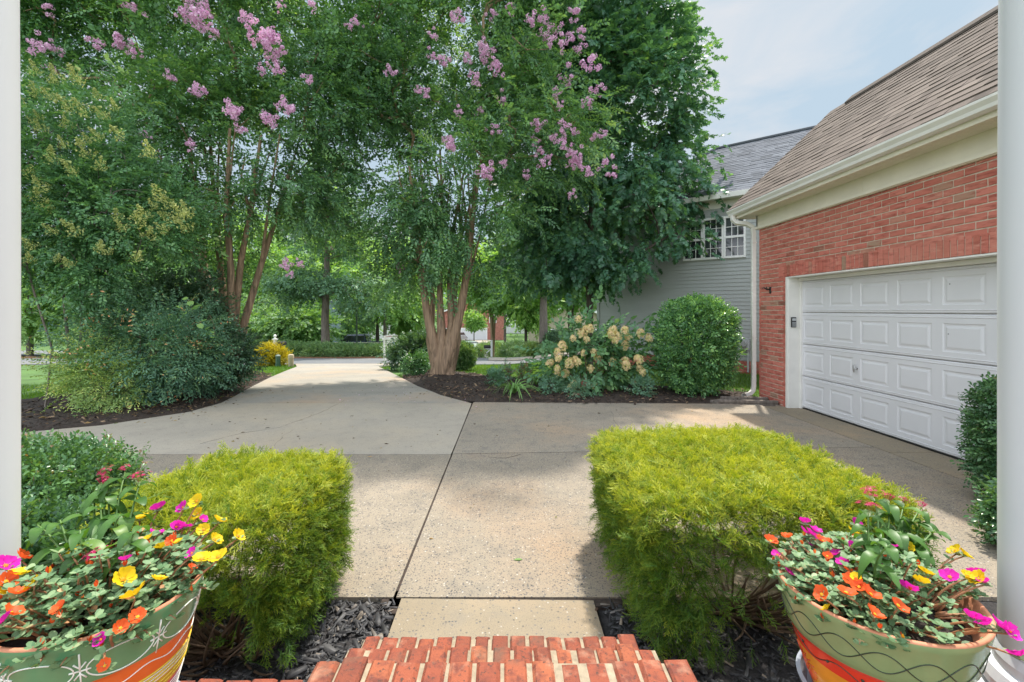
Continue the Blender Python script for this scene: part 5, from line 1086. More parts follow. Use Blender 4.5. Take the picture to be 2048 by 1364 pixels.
def portulaca(label, c, Rr, H, hz, leaves_n, flowers, seed, gap):
    r = np.random.default_rng(seed); top = c + np.array([0,0,H-.03]); root = empty('portulaca', top, label, 'flowers', 'portulaca growing in the painted pots')
    mb = MB(); f = Fol(); P, Dd, N, S = [], [], [], []
    def sprout(a, b, nl):
        m = a*.5+b*.5+np.array([r.normal(0,.012), r.normal(0,.012), .015]); q = [(1-t)**2*a+2*t*(1-t)*m+t*t*b for t in np.linspace(0,1,6)]
        mb.tube(q, [.0026,.0025,.0023,.0021,.0019,.0015], 5)
        for i in range(nl):
            t = .25+.75*i/max(1,nl-1); p = np.array(q[0])*0+((1-t)**2*a+2*t*(1-t)*m+t*t*b); an = r.uniform(0,2*pi); P.append(p); Dd.append((cos(an), sin(an), r.normal(.25,.35))); N.append((r.normal(0,.4), r.normal(0,.4)-.2, 1)); S.append(r.uniform(.011,.020))
        for i in range(4): an = 2*pi*i/4+r.random(); P.append(b); Dd.append((cos(an), sin(an), .35)); N.append((0,-.2,1)); S.append(r.uniform(.012,.019))
    k = 0; buds = []
    while k < leaves_n:
        a = r.uniform(0,2*pi); rad = Rr*1.12*math.sqrt(r.random()); e = np.array([rad*cos(a), rad*sin(a)])
        if gap and gap[0](e/Rr) and r.random() < gap[1]: continue
        z = hz*(1-.55*(rad/Rr)**2)*r.uniform(.25,1.15)
        if rad > Rr: z = r.uniform(-.02,.035)
        A_ = top + np.array([e[0]*.55, e[1]*.55, 0]); B_ = top + np.array([e[0], e[1], .015+z]); sprout(A_, B_, int(r.integers(9,15))); k += 1
        if r.random() < .16: buds.append(B_+np.array([0,0,.004]))
    pts = []; kinds_ = [q_[0] for q_ in flowers]
    for kind, px_, py_, sz in flowers:
        h = CZ-(top[2]+hz*.9); Yf = float(np.clip(F*h/(py_-VY), c[1]-Rr*1.25, c[1]+Rr*1.15)); p = W(px_, py_, Yf); pts.append((kind, p, sz))
        e = (p-top)[:2]; A_ = top+np.array([e[0]*.6, e[1]*.6, 0]); sprout(A_, p-np.array([0,0,.006]), 5)
    V, Fc = inst(np.array(SHAPES['round'][0])*np.array([1,.62,1.]), SHAPES['round'][1], frames(np.array(Dd), np.array(N)), np.array(P), np.array(S)); n = len(P)
    f.add(V, Fc, np.repeat(np.clip(r.normal(.5,.2,n),0,1), 9)); f.build('foliage', LM['port'], root); mb.build('stems', M['stem_red'], root, smooth=True)
    for j_ in r.permutation(len(buds))[:16]: pts.append((kinds_[int(r.integers(0,len(kinds_)))], buds[j_]+np.array([0,0,.012]), r.uniform(.6,.85)))
    fb = Fol(); nb = len(buds); bp_ = np.array(buds)
    for j_ in range(3): a_ = r.uniform(0,6.28,nb); leaves(fb, bp_, np.column_stack([.35*np.cos(a_), .35*np.sin(a_), np.ones(nb)]), np.column_stack([np.cos(a_), np.sin(a_), 0*a_]), r.uniform(.009,.015,nb), .55, 'oval', r.uniform(.3,1,nb), .05)
    tag(fb.build('buds', LM['orange'], root), kind='stuff')
    for kind, p, sz in pts:
        nr = unit(np.array([r.normal(0,.35), -.35+r.normal(0,.3), .75])); e = nr; q = (0,0,0)
        rx = math.atan2(-e[1], e[2]); ry = math.asin(np.clip(e[0],-1,1))
        part_from_mesh('flower', PF[(kind, int(r.integers(0,3)))], root, p, (rx, ry, r.uniform(0,6)), sz*.9)
    return root
m_, y_, o_ = 'magenta', 'yellow', 'orange'
portulaca('portulaca with magenta, orange and yellow flowers spilling from the pot with dark wavy lines', Rc, Rr_*.92, Rh, .095, 330,
  [(m_,1610,1045,.9),(m_,1630,1062,1.),(m_,1622,1068,.9),(m_,1712,1048,.9),(m_,1670,1110,1.),(m_,1688,1128,.9),(m_,1764,1137,.9),(m_,1815,1178,1.),(m_,1900,1155,1.),(m_,1955,1148,1.),(m_,1948,1238,1.),(m_,1972,1250,.95),(m_,1998,1252,1.05),(m_,2018,1262,.9),(m_,2040,1312,1.),(m_,1968,1165,.7),
   (o_,1541,1083,1.),(o_,1575,1075,.9),(o_,1645,1083,1.),(o_,1690,1137,1.),(o_,1705,1165,1.1),(o_,1645,1190,1.),(o_,1692,1187,1.1),(o_,1740,1190,1.1),(o_,1718,1175,1.),(o_,1748,1230,1.),(o_,1795,1212,1.),(y_,1815,1095,.9),(y_,1913,1103,1.1),(y_,1928,1108,.9),(y_,1850,1145,1.),(y_,1843,1165,1.),(y_,1957,1160,1.1),(y_,1935,1152,.8)], 61, (lambda e: (e[1] < -.25) and (-.25 < e[0] < .95), .85))
portulaca('portulaca with many yellow and magenta flowers filling the pot with white looped lines', Lc, Lr*1.0, Lh, .10, 400,
  [(y_,145,1110,1.2),(y_,245,1160,1.2),(y_,255,1150,.9),(y_,270,1190,1.2),(y_,280,1037,1.1),(y_,395,1003,1.1),(y_,397,1028,1.),(y_,437,1042,1.),(y_,407,1060,.9),(y_,428,1080,1.),(y_,475,1073,1.),(y_,325,1097,1.),(y_,403,1120,1.1),(y_,437,1115,1.1),(y_,35,1150,1.1),(y_,65,1172,1.1),(y_,315,1160,.9),(y_,355,1085,.7),
   (m_,317,1017,1.1),(m_,367,1015,.9),(m_,310,1068,1.),(m_,365,1053,1.1),(m_,352,1055,.9),(m_,200,1073,1.),(m_,230,1080,1.),(m_,385,1107,.8),(m_,10,1133,1.2),(m_,5,1245,1.),(m_,405,1040,.7),(o_,42,1115,1.1),(o_,10,1165,1.1),(o_,35,1188,1.),(o_,275,1235,.8),(o_,20,1228,1.),(o_,240,1257,.7),(o_,210,1332,.6)], 62, (lambda e: (e[1] < -.45) and (-.2 < e[0] < .5), .5))
def lance(f, p, d, nr, L, w, bend, t0):
    V = []; d = unit(d); s = unit(np.cross(nr, d)); n0 = np.cross(d, s)
    for k in range(8):
        t = k/7; q = p + d*L*(t-.25*bend*t*t) - n0*0 + np.array([0,0,-bend*L*.7*t*t]); ww = w*math.sin(pi*min(1,t*.96+.04))**.8*(1.15-.5*t); V += [q-s*ww+n0*ww*.35, q, q+s*ww+n0*ww*.35]
    Fc = []
    for k in range(7):
        for j in range(2): a = 3*k+j; Fc += [(a,a+1,a+4),(a,a+4,a+3)]
    f.add(np.array(V), np.array(Fc), np.full(24, t0)+np.tile([0,.12,0],8))
def star_head(seed):
    r = np.random.default_rng(seed); f = Fol(); n = 26; tv, tf = [(0,0,.2)], []
    for k in range(5): q = 2*pi*k/5; tv += [(.3*cos(q-.45),.3*sin(q-.45),.15),(1.*cos(q),1.*sin(q),.1),(.3*cos(q+.45),.3*sin(q+.45),.15)]; tf += [(0,3*k+1,3*k+2),(0,3*k+2,3*k+3)]
    a = r.uniform(0,2*pi,n); rad = .027*np.sqrt(r.random(n)); p = np.column_stack([rad*np.cos(a), rad*np.sin(a), .014-rad*rad*12+.004*r.random(n)]); nn_ = unit(np.column_stack([p[:,0]*25, p[:,1]*25, np.ones(n)]))
    V, Fc = inst(tv, tf, frames(np.cross(nn_, r.normal(size=(n,3))), nn_), p, np.full(n,.0068)); f.add(V, Fc, np.repeat(np.clip(r.normal(.55,.25,n),0,1), len(tv)))
    for i in range(n): b = p[i]; s_ = np.array([.0008,0,0]); f.add(np.array([b-s_, b+s_, (b*.2+np.array([0,0,-.02]))]), [(0,1,2)], np.full(3,.1))
    return f
SH = [mesh_only(star_head(600+i), 'flower_head', LM['crimson']) for i in range(3)]
def pentas(label, c, H, stems, heads, seed):
    r = np.random.default_rng(seed); top = c+np.array([0,0,H-.03]); root = empty('pentas', top, label, 'flowers', 'pentas growing in the painted pots'); mb = MB(); f = Fol()
    tips = [W(a, b, Y) for a, b, Y in stems] + [W(a, b, Y)-np.array([0,0,.01]) for a, b, Y, s in heads]
    for i, t in enumerate(tips):
        a = top + np.array([(t-top)[0]*.25, (t-top)[1]*.25, 0]); m = a*.4+t*.6+np.array([r.normal(0,.015), r.normal(0,.015), .02]); q = [(1-s)**2*a+2*s*(1-s)*m+s*s*t for s in np.linspace(0,1,7)]; mb.tube(q, [.0035,.0033,.003,.0027,.0023,.002,.0016], 6)
        for k in range(4):
            s = .36+.56*k/3; p = (1-s)**2*a+2*s*(1-s)*m+s*s*t
            for sg in (0, pi):
                an = k*pi/2+sg+r.normal(0,.3); lance(f, p, np.array([cos(an), sin(an), .45-.35*(1-s)+r.normal(0,.15)]), np.array([0,0,1.]), r.uniform(.08,.125)*(1.1-.5*s), r.uniform(.014,.020)*(1.1-.4*s), r.uniform(.5,1.3), float(np.clip(r.normal(.4,.2),0,1)))
    f.build('foliage', LM['pentas'], root); mb.build('stems', M['stem_green'], root, smooth=True)
    for a, b, Y, s in heads: part_from_mesh('flower_head', SH[int(r.integers(0,3))], root, W(a, b, Y), (r.normal(.25,.15), r.normal(0,.2), r.uniform(0,6)), s)
pentas('leafy pentas with crimson star flower heads rising behind the pot with dark wavy lines', Rc, Rh, [(1700,1090,1.13),(1760,1070,1.1),(1800,1060,1.2),(1840,1040,1.25),(1870,1060,1.2),(1730,1060,1.2),(1780,1090,1.0)], [(1737,1017,1.12,1.),(1746,988,1.24,1.),(1776,994,1.26,.6),(1808,1001,1.27,.5),(1842,1009,1.27,.5)], 71)
pentas('leafy pentas with small crimson flower heads leaning out of the pot with white looped lines', Lc, Lh, [(120,1040,1.05),(160,1060,1.0),(200,1010,1.1),(240,1030,1.05),(75,1050,1.05),(270,1060,1.0),(190,990,1.15)], [(212,945,1.16,.7),(208,962,1.14,.6),(250,937,1.18,.5),(280,955,1.17,.9),(195,1112,.98,.9)], 72)

# small seedling and fallen leaves
def one_leaf(name, label, p, sz, col, rz, cat='leaf', tilt=.15):
    m = plain(name+'_skin', col, .6, var=.3, scale=60); mb = MB(); V = [(-.5,0,0),(-.2,.2,.04),(.2,.22,.06),(.5,0,.02),(.2,-.2,.05),(-.2,-.18,.04),(0,0,0)]
    mb.add([(p[0]+sz*(x*cos(rz)-y*sin(rz)), p[1]+sz*(x*sin(rz)+y*cos(rz)), p[2]+sz*z+.002) for x, y, z in V], [(6,0,1),(6,1,2),(6,2,3),(6,3,4),(6,4,5),(6,5,0)])
    tag(mb.build(name, m, origin=p), label, cat)
one_leaf('fallen_leaf', 'fallen green leaf on the near concrete slab', (*G(1036,1121), .0), .06, (.10,.19,.03), .1)
one_leaf('fallen_leaf', 'fallen brown curled leaf on the grey slab', (*G(535,856), .0), .07, (.06,.04,.03), .6)
one_leaf('fallen_leaf', 'small dark brown leaf on the walkway slab before the right hedge', (*G(1193,1222), .0), .035, (.07,.035,.02), 1.)
one_leaf('fallen_leaf', 'fallen tan leaf at the back edge of the near left slab', (*G(740,914), .0), .05, (.42,.26,.10), .4)
one_leaf('fallen_leaf', 'dry red leaf lying on top of the right golden hedge', tuple(W(1368,917,2.80)), .09, (.35,.06,.02), .3)
sd = empty('seedling', (.98,1.62,0), 'small broad leaved seedling in the mulch under the right golden hedge', 'plant'); f = Fol()
for i in range(9): a = rng.uniform(0,6.28); lance(f, np.array([.98,1.62,.02+.02*i]), np.array([cos(a), sin(a), .5]), np.array([0,0,1.]), .075, .024, .6, rng.random())
f.build('foliage', LM['hydr'], sd); mb = MB(); mb.tube([(.98,1.62,-.01),(.985,1.62,.2)], [.003,.002], 5); mb.build('stem', M['stem_green'], sd)

# blown petals and leaf bits
def litter(name, n, x0, x1, y0, y1, m, size, seed, dz=.003):
    r = np.random.default_rng(seed); x, y = r.uniform(x0,x1,n), r.uniform(y0,y1,n); th_ = r.uniform(0,2*pi,n); s = size*r.lognormal(0,.35,n)
    dd = np.column_stack([np.cos(th_), np.sin(th_), r.normal(0,.12,n)]); f = Fol(); leaves(f, np.column_stack([x, y, g(x,y)+dz]), dd, np.array([0,0,1.])+r.normal(0,.2,(n,3)), s, .5, 'rh', r.random(n), .1)
    return tag(f.build(name, m), kind='stuff')
DRY = leafmat('dry_litter', [(0, (.05,.03,.02)), (.5, (.16,.09,.04)), (.85, (.35,.24,.11)), (1, (.10,.14,.04))], .2, .8, .2)
litter('leaf_litter', 110, -5, -.7, 5.4, 13, DRY, .035, 801); litter('leaf_litter', 60, -.5, 4.3, 5.0, 8.0, DRY, .03, 802); litter('leaf_litter', 40, -2.5, 3.5, 2.7, 5.2, DRY, .022, 803)
litter('fallen_petals', 130, -3.2, .3, 7.6, 12.5, LM['bloom'], .022, 804, .006); litter('leaf_litter', 260, -7.5, -4.6, 6.4, 9.2, DRY, .045, 805, .06); litter('leaf_litter', 160, -2, 4.4, 8.2, 9.2, DRY, .04, 806, .06)

# ------------------------------------------------------------------ the street and beyond
def gp(a, Y): x = (a-VX)*Y/F; return np.array([x, Y, float(g(x, Y))])
# white mailbox post with golden shrub and two utility pedestals at the drive's end
q = gp(550, 19.0); mbx = empty('mailbox_post', q, 'white mailbox post with a ball finial rising out of a golden shrub', 'mailbox')
mb = MB(); mb.box(q[0]-.06, q[0]+.06, q[1]-.06, q[1]+.06, q[2]-.05, q[2]+1.02); mb.box(q[0]-.09, q[0]+.09, q[1]-.09, q[1]+.09, q[2]+1.02, q[2]+1.06); mb.build('post', M['white'], mbx, bevel=.006)
mb = MB(); mb.lathe([(.05,1.06),(.06,1.08),(.035,1.10),(.03,1.11),(.055,1.14),(.062,1.17),(.05,1.21),(.02,1.235),(.001,1.24)], q, 16); mb.build('finial', M['white'], mbx, smooth=True)
mb = MB(); mb.prism([(-.09,.78),(.09,.78),(.09,.86),(.075,.91),(.04,.935),(-.04,.935),(-.075,.91),(-.09,.86)], lambda u, v, d: (q[0]+.22+u, q[1]+d, q[2]+v), -.1, .38); mb.build('letter_box', M['black'], mbx, bevel=.006)
mb = MB(); mb.box(q[0]+.06, q[0]+.26, q[1]-.03, q[1]+.03, q[2]+.72, q[2]+.778); mb.build('bracket', M['white'], mbx)
b = gp(547, 18.8); clipped('golden_shrub', 'bright yellow shrub around the white mailbox post at the end of the driveway', 'shrub', b, b+(-.1,0,.33), (.55,.4,.40), 1.7, 1500, [sprig(11,.22,.06,.4,'rh',.1,700+i,.2) for i in range(3)], LM['gold'], M['twig'], depth=.3, sc=(.7,1.3), loose=.06)
q = gp(556, 18.2); o = empty('utility_pedestal', q, 'dark green utility pedestal in front of the golden shrub', 'utility box')
mb = MB(); mb.lathe([(.115,-.05),(.115,.06)], q, 4); mb.lathe([(.10,.06),(.10,.36)], q, 4); mb.build('cabinet', plain('green_box', (.06,.13,.10), .5), o, bevel=.01); mb = MB(); mb.lathe([(.112,.36),(.112,.39),(.05,.44),(.001,.445)], q, 4); mb.build('cap', plain('green_cap', (.13,.19,.15), .5), o)
q = gp(582, 18.2); o = empty('utility_pedestal', q, 'tan round topped utility pedestal beside the driveway end', 'utility box')
mb = MB(); mb.lathe([(.10,-.05),(.10,.30)], q, 16); mb.build('cabinet', plain('tan_box', (.40,.33,.22), .6), o); mb = MB(); mb.lathe([(.112,.30),(.112,.40),(.10,.435),(.05,.455),(.001,.46)], q, 16); mb.build('cap', plain('tan_cap', (.46,.38,.26), .6), o, smooth=False)
# estate sign
q = gp(769, 18.7); sg = empty('yard_sign', q, 'white yard sign post with hanging sign at the road end of the driveway', 'sign')
mb = MB(); mb.box(q[0]-.035, q[0]+.035, q[1]-.035, q[1]+.035, q[2]-.1, q[2]+1.18); mb.build('post', M['white'], sg, bevel=.004)
mb = MB(); mb.box(q[0]-.10, q[0]+.60, q[1]-.03, q[1]+.03, q[2]+1.02, q[2]+1.08); mb.build('arm', M['white'], sg, bevel=.004)
mb = MB(); mb.box(q[0]+.05, q[0]+.52, q[1]-.008, q[1]+.008, q[2]+1.09, q[2]+1.22); rd = mb.build('rider', M['white'], sg)
mb = MB(); mb.box(q[0]+.08, q[0]+.50, q[1]-.008, q[1]+.008, q[2]+.62, q[2]+.98); bd = mb.build('sign_board', M['white'], sg)
for xx in (.14,.44):
    mb = MB(); mb.tube([(q[0]+xx, q[1], q[2]+1.02),(q[0]+xx, q[1], q[2]+.98)], .006, 5); mb.build('hanger', M['black'], sg)
def text(body, name, m, loc, size, parent, ext=.002):
    cu = bpy.data.curves.new(name, 'FONT'); cu.body = body; cu.size = size; cu.align_x = 'CENTER'; cu.align_y = 'CENTER'; cu.extrude = ext; cu.materials.append(m)
    t_ = bpy.data.objects.new(name, cu); COL.objects.link(t_); bpy.context.view_layer.update(); me = bpy.data.meshes.new_from_object(t_.evaluated_get(bpy.context.evaluated_depsgraph_get())); bpy.data.objects.remove(t_)
    o = bpy.data.objects.new(name, me); COL.objects.link(o); o.rotation_euler = (pi/2,0,0); o.location = tuple(np.asarray(loc)-wloc(parent)); o.parent = parent
text('COMING SOON', 'lettering', plain('sign_red', (.45,.02,.06), .5), (q[0]+.285, q[1]-.011, q[2]+1.155), .062, rd)
mb = MB(); mb.prism([(-.07,-.09),(.07,-.09),(.07,.03),(0,.10),(-.07,.03)], lambda u, v, d: (q[0]+.20+u, q[1]+d, q[2]+.82+v), -.012, -.008); mb.build('emblem', M['black'], bd)
mb = MB(); mb.box(q[0]+.33, q[0]+.46, q[1]-.012, q[1]-.008, q[2]+.66, q[2]+.94); mb.build('blue_panel', plain('sign_blue', (.30,.40,.62), .5), bd)
# hedge along the far side of the road
mb = MB()
tag(strip('median_bed', [(-30,24.7),(-16,24.75),(-4.5,24.75)], [(-30,27.5),(-16,27.8),(-4.6,27.6)], M['straw'], dz=.05, nl=8), kind='structure')
S_HD = [sprig(9,.26,.075,.45,'rh',.05,720+i,.15) for i in range(3)]
labs = ['leftmost rounded hedge shrub across the road, left of the golden shrub', 'hedge shrub across the road directly behind the white mailbox post', 'hedge shrub across the road left of the spreading street tree trunk', 'hedge shrub across the road at the spreading street tree trunk', 'hedge shrub across the road left of the lamp post', 'hedge shrub across the road right of the lamp post', 'hedge shrub across the road between lamp post and white sign', 'hedge shrub across the road behind the white sign post']
for i, (a, Y, w, h) in enumerate(((516,26.4,.75,.76),(566,26.6,.8,.74),(602,26,.8,.64),(640,25.6,.75,.62),(684,25.6,.75,.56),(717,25.7,.62,.50),(747,25.8,.6,.52),(775,26,.6,.54))):
    b = gp(a, Y); clipped('hedge_shrub', labs[i], 'shrub', b, b+(0,0,h*.5), (w,.65,h*.52), 2.8, 1100, S_HD, LM['hedge'], M['twig'], group='hedge shrubs in a row across the road', depth=.14, loose=.03, ntw=14, tone=.45)
for i, (a, Y, w, h, lab) in enumerate(((600,28.6,2.4,.66,'long low hedge behind the hedge row, left of the spreading tree'),(712,28.8,1.5,.42,'long low hedge behind the hedge row in front of the parked pickup'))):
    b = gp(a, Y); clipped('long_hedge', lab, 'hedge', b, b+(0,0,h*.5), (w,.5,h*.5), 4., 1800, S_HD, LM['hedge'], M['twig'], depth=.1, ntw=14, tone=.58)
# lamp post
q = gp(713.5, 28); lp = empty('lamp_post', q, 'dark green street lamp post with a lantern in front of the parked pickup', 'street lamp'); gm = plain('lamp_green', (.03,.06,.045), .5)
mb = MB(); mb.lathe([(.11,-.05),(.11,.25),(.07,.4),(.048,.5),(.042,2.85),(.06,2.9),(.04,2.95)], q, 12, cap=True); mb.build('post', gm, lp, smooth=True)
mb = MB(); mb.lathe([(.06,2.95),(.16,3.32)], q, 6); mb.build('lantern_glass', plain('lamp_glass', (.55,.58,.58), .2), lp); mb = MB(); mb.lathe([(.18,3.32),(.10,3.45),(.03,3.50),(.025,3.58),(.001,3.60)], q, 6); mb.build('lantern_cap', gm, lp)
# cars
def paint(name, c, metal=.3): 
    m = plain(name, c, .25, metal, .6, var=.04, bmp=0); m.node_tree.nodes['Principled BSDF'].inputs['Coat Weight'].default_value = .6; return m
def loft(mb, secs, m=0, cap=True):
    # secs: list of (x, [(y, z), ...]) cross-sections of equal count
    n = len(secs[0][1]); vs = [(x, y, z) for x, s in secs for y, z in s]
    fs = [(i*n+j, i*n+(j+1)%n, (i+1)*n+(j+1)%n, (i+1)*n+j) for i in range(len(secs)-1) for j in range(n)]
    if cap: fs += [tuple(range(n)), tuple((len(secs)-1)*n+j for j in range(n))[::-1]]
    mb.add(vs, fs, m)
def sect(w, z0, z1, r=.12): return [(-w,z0+r),(-w+r*.4,z0),(w-r*.4,z0),(w,z0+r),(w,(z0+z1)/2),(w-.03,z1-r*.7),(w-r,z1),(-w+r,z1),(-w+.03,z1-r*.7),(-w,(z0+z1)/2)]
def roofsect(w0, w1, z0, z1): return [(-w0,z0),(w0,z0),(w0-(w0-w1)*.8,z1-.1),(w1-.05,z1-.02),(w1-.16,z1),(-w1+.16,z1),(-w1+.05,z1-.02),(-w0+(w0-w1)*.8,z1-.1)]
def car(name, label, cat, pos, rz, col, body, cabin, wheels, kind, side_glass, L):
    root = empty(name, pos, label, cat); cr_, sr_ = cos(rz), sin(rz); pos = np.asarray(pos, float)
    def out_(mb, nm, m, **k):
        mb.v = [(pos[0]+x*cr_-y*sr_, pos[1]+x*sr_+y*cr_, pos[2]+z) for x, y, z in mb.v]; return mb.build(nm, m, root, **k)
    mb = MB(); loft(mb, [(x, sect(w, z0, z1)) for x, w, z0, z1 in body]); out_(mb, 'body', col, smooth=False, bevel=.02)
    mb = MB(); loft(mb, [(x, roofsect(w0, w1, z0, z1)) for x, w0, w1, z0, z1 in cabin]); out_(mb, 'cabin', col, bevel=.02)
    for poly in side_glass:
        for s in (-1, 1):
            mb = MB(); mb.add([(x, s*(y+.006), z) for x, y, z in poly], [tuple(range(len(poly)))]); mb.add([(x, s*(y-.02), z) for x, y, z in poly], [tuple(range(len(poly)))[::-1]]); out_(mb, 'window', M['glass'])
    c0, c1, c2, c3 = cabin[0], cabin[1], cabin[-2], cabin[-1]
    for a, b_, nm, e in ((c0,c1,'windscreen',.012),(c3,c2,'rear_window',-.012)):
        mb = MB(); k = .12; z0, z1 = a[3]+ (max(a[4],a[3]+.02)-a[3])*0+.03, b_[4]-.06; x0 = a[0]+(b_[0]-a[0])*.05+e; x1 = a[0]+(b_[0]-a[0])*.90+e
        mb.add([(x0,-a[1]+k,z0),(x0,a[1]-k,z0),(x1,b_[2]-.12,z1),(x1,-b_[2]+.12,z1)], [(0,1,2,3)]); mb.v = [(x+(.02 if e > 0 else -.02), y, z+.015) for x, y, z in mb.v]; out_(mb, nm, M['glass'])
    rub = M['black']
    for x, y, r in wheels:
        w = MB(); w.tube([(x, y-.11*np.sign(y), r),(x, y, r)], r, 20); wo = out_(w, 'wheel', rub)
        h_ = MB(); h_.tube([(x, y, r),(x, y+.012*np.sign(y), r)], [r*.62, r*.55], 14)
        h_.v = [(pos[0]+a*cr_-b_*sr_, pos[1]+a*sr_+b_*cr_, pos[2]+c) for a, b_, c in h_.v]; h_.build('rim', M['galv'], wo)
    fx = body[-1][0]; bx = body[0][0]
    for s in (-1, 1):
        mb = MB(); mb.box(fx-.10, fx+.008, s*.62-.14, s*.62+.14, body[-1][3]-.28, body[-1][3]-.14); out_(mb, 'headlight', M['galv'], bevel=.01)
        mb = MB(); mb.box(bx-.008, bx+.08, s*.66-.12, s*.66+.12, body[0][3]-.34, body[0][3]-.12); out_(mb, 'tail_light', RED, bevel=.01)
    mb = MB(); mb.box(fx-.08, fx+.05, -.85, .85, body[-1][2]+.05, body[-1][2]+.22); out_(mb, 'front_bumper', rub, bevel=.02)
    mb = MB(); mb.box(bx-.05, bx+.08, -.85, .85, body[0][2]+.05, body[0][2]+.22); out_(mb, 'rear_bumper', rub, bevel=.02)
    return root
RED = plain('lamp_red', (.45,.02,.015), .25)
q = gp(724, 43); q[2] = float(g(q[0], 43)) + .32
car('pickup_truck', 'dark blue pickup truck with a pale side stripe parked behind the far hedge', 'truck', q, pi, paint('truck_blue', (.03,.045,.085)),
    [(-2.85,.92,.45,1.06),(-2.8,.95,.42,1.08),(.6,.96,.40,1.08),(2.2,.95,.42,1.02),(2.7,.9,.48,.94)], [(1.75,.88,.80,1.03,1.06),(1.12,.88,.74,1.05,1.72),(-.45,.88,.74,1.05,1.74),(-.65,.88,.78,1.05,1.1)], [(1.75,.96,.37),(1.75,-.96,.37),(-1.8,.96,.37),(-1.8,-.96,.37)], 'truck',
    [[(1.5,.86,1.12),(.5,.86,1.12),(.5,.79,1.60),(1.12,.79,1.60)],[(.42,.86,1.12),(-.45,.86,1.12),(-.42,.79,1.60),(.42,.79,1.60)]], 5.6)
tk = [o for o in bpy.data.objects if o.name == 'pickup_truck'][0]
mb = MB(); mb.box(q[0]-2.6, q[0]+2.75, q[1]-.978, q[1]-.965, q[2]+.93, q[2]+1.0); mb.build('stripe', M['cream'], tk)
q = gp(932, 39.5); q[2] = float(g(q[0], q[1])) + .01
car('parked_car', 'dark green car parked on the side road beyond the crape myrtle trunk', 'car', q, R(112), paint('car_green', (.025,.07,.055)),
    [(-2.2,.80,.35,.92),(-2.05,.90,.28,.98),(-1.,.92,.24,.96),(1.2,.92,.24,.90),(2.1,.86,.3,.76),(2.25,.74,.36,.66)], [(1.15,.84,.7,.86,.9),(.35,.82,.64,.9,1.44),(-1.1,.82,.64,.92,1.46),(-2.0,.82,.66,.94,1.02)], [(1.4,.9,.33),(1.4,-.9,.33),(-1.35,.9,.33),(-1.35,-.9,.33)], 'car',
    [[(.85,.81,.95),(-.3,.81,.95),(-.3,.70,1.36),(.3,.70,1.36)],[(-.38,.81,.95),(-1.6,.81,.97),(-1.1,.70,1.38),(-.38,.70,1.38)]], 4.5)
q = gp(918, 82); q[2] = float(g(q[0], q[1])) + .05
car('parked_suv', 'silver grey sport utility car in front of the distant white garage doors', 'car', q, R(75), paint('car_silver', (.30,.33,.37)),
    [(-2.2,.84,.4,1.02),(-2.05,.93,.33,1.08),(1.1,.94,.30,1.02),(2.1,.88,.36,.9),(2.25,.78,.42,.8)], [(1.2,.86,.74,.98,1.02),(.55,.86,.7,1.02,1.66),(-1.7,.86,.7,1.04,1.68),(-2.15,.86,.74,1.04,1.1)], [(1.4,.92,.36),(1.4,-.92,.36),(-1.35,.92,.36),(-1.35,-.92,.36)], 'car',
    [[(.95,.84,1.06),(-.3,.84,1.06),(-.3,.75,1.58),(.5,.75,1.58)],[(-.38,.84,1.06),(-1.9,.84,1.06),(-1.6,.75,1.58),(-.38,.75,1.58)]], 4.5)
q = gp(806, 52); q[2] = float(g(q[0], q[1])) + .05
car('parked_car', 'white car parked beyond the yard sign and the dark bush', 'car', q, R(170), paint('car_white', (.75,.76,.78), 0),
    [(-2.2,.80,.35,.92),(-2.05,.90,.28,.98),(-1.,.92,.24,.96),(1.2,.92,.24,.90),(2.1,.86,.3,.76),(2.25,.74,.36,.66)], [(1.15,.84,.7,.86,.9),(.35,.82,.64,.9,1.44),(-1.1,.82,.64,.92,1.46),(-2.0,.82,.66,.94,1.02)], [(1.4,.9,.33),(1.4,-.9,.33),(-1.35,.9,.33),(-1.35,-.9,.33)], 'car',
    [[(.85,.81,.95),(-.3,.81,.95),(-.3,.70,1.36),(.3,.70,1.36)],[(-.38,.81,.95),(-1.6,.81,.97),(-1.1,.70,1.38),(-.38,.70,1.38)]], 4.5)
# right lawn: mailbox, bushes, hedges
q = gp(983, 31.5); q[2] = float(g(q[0], q[1]))-.05; o = empty('mailbox_post', q, 'white mailbox post with black letter box on the lawn beside the dark green car', 'mailbox')
mb = MB(); mb.box(q[0]-.07, q[0]+.07, q[1]-.07, q[1]+.07, q[2]-.1, q[2]+1.2); mb.box(q[0]-.09, q[0]+.09, q[1]-.09, q[1]+.09, q[2]+1.2, q[2]+1.24); mb.build('post', M['white'], o, bevel=.006)
mb = MB(); mb.box(q[0]-.45, q[0]-.07, q[1]-.04, q[1]+.04, q[2]+.62, q[2]+.70); mb.obox((q[0]-.2,q[1],q[2]+.5), (.14,0,.12), (0,.035,0), (.02,0,-.025)); mb.build('bracket', M['white'], o)
mb = MB(); mb.prism([(-.10,.70),(.10,.70),(.10,.80),(.07,.88),(0,.91),(-.07,.88),(-.10,.80)], lambda u, v, d: (q[0]+d, q[1]+u, q[2]+v), -.52, -.05); mb.build('letter_box', M['black'], o, bevel=.006)
mb = MB(); mb.box(q[0]-.5, q[0]-.08, q[1]-.05, q[1]+.05, q[2]+.705, q[2]+.72); mb.build('number_plate', M['white'], o)
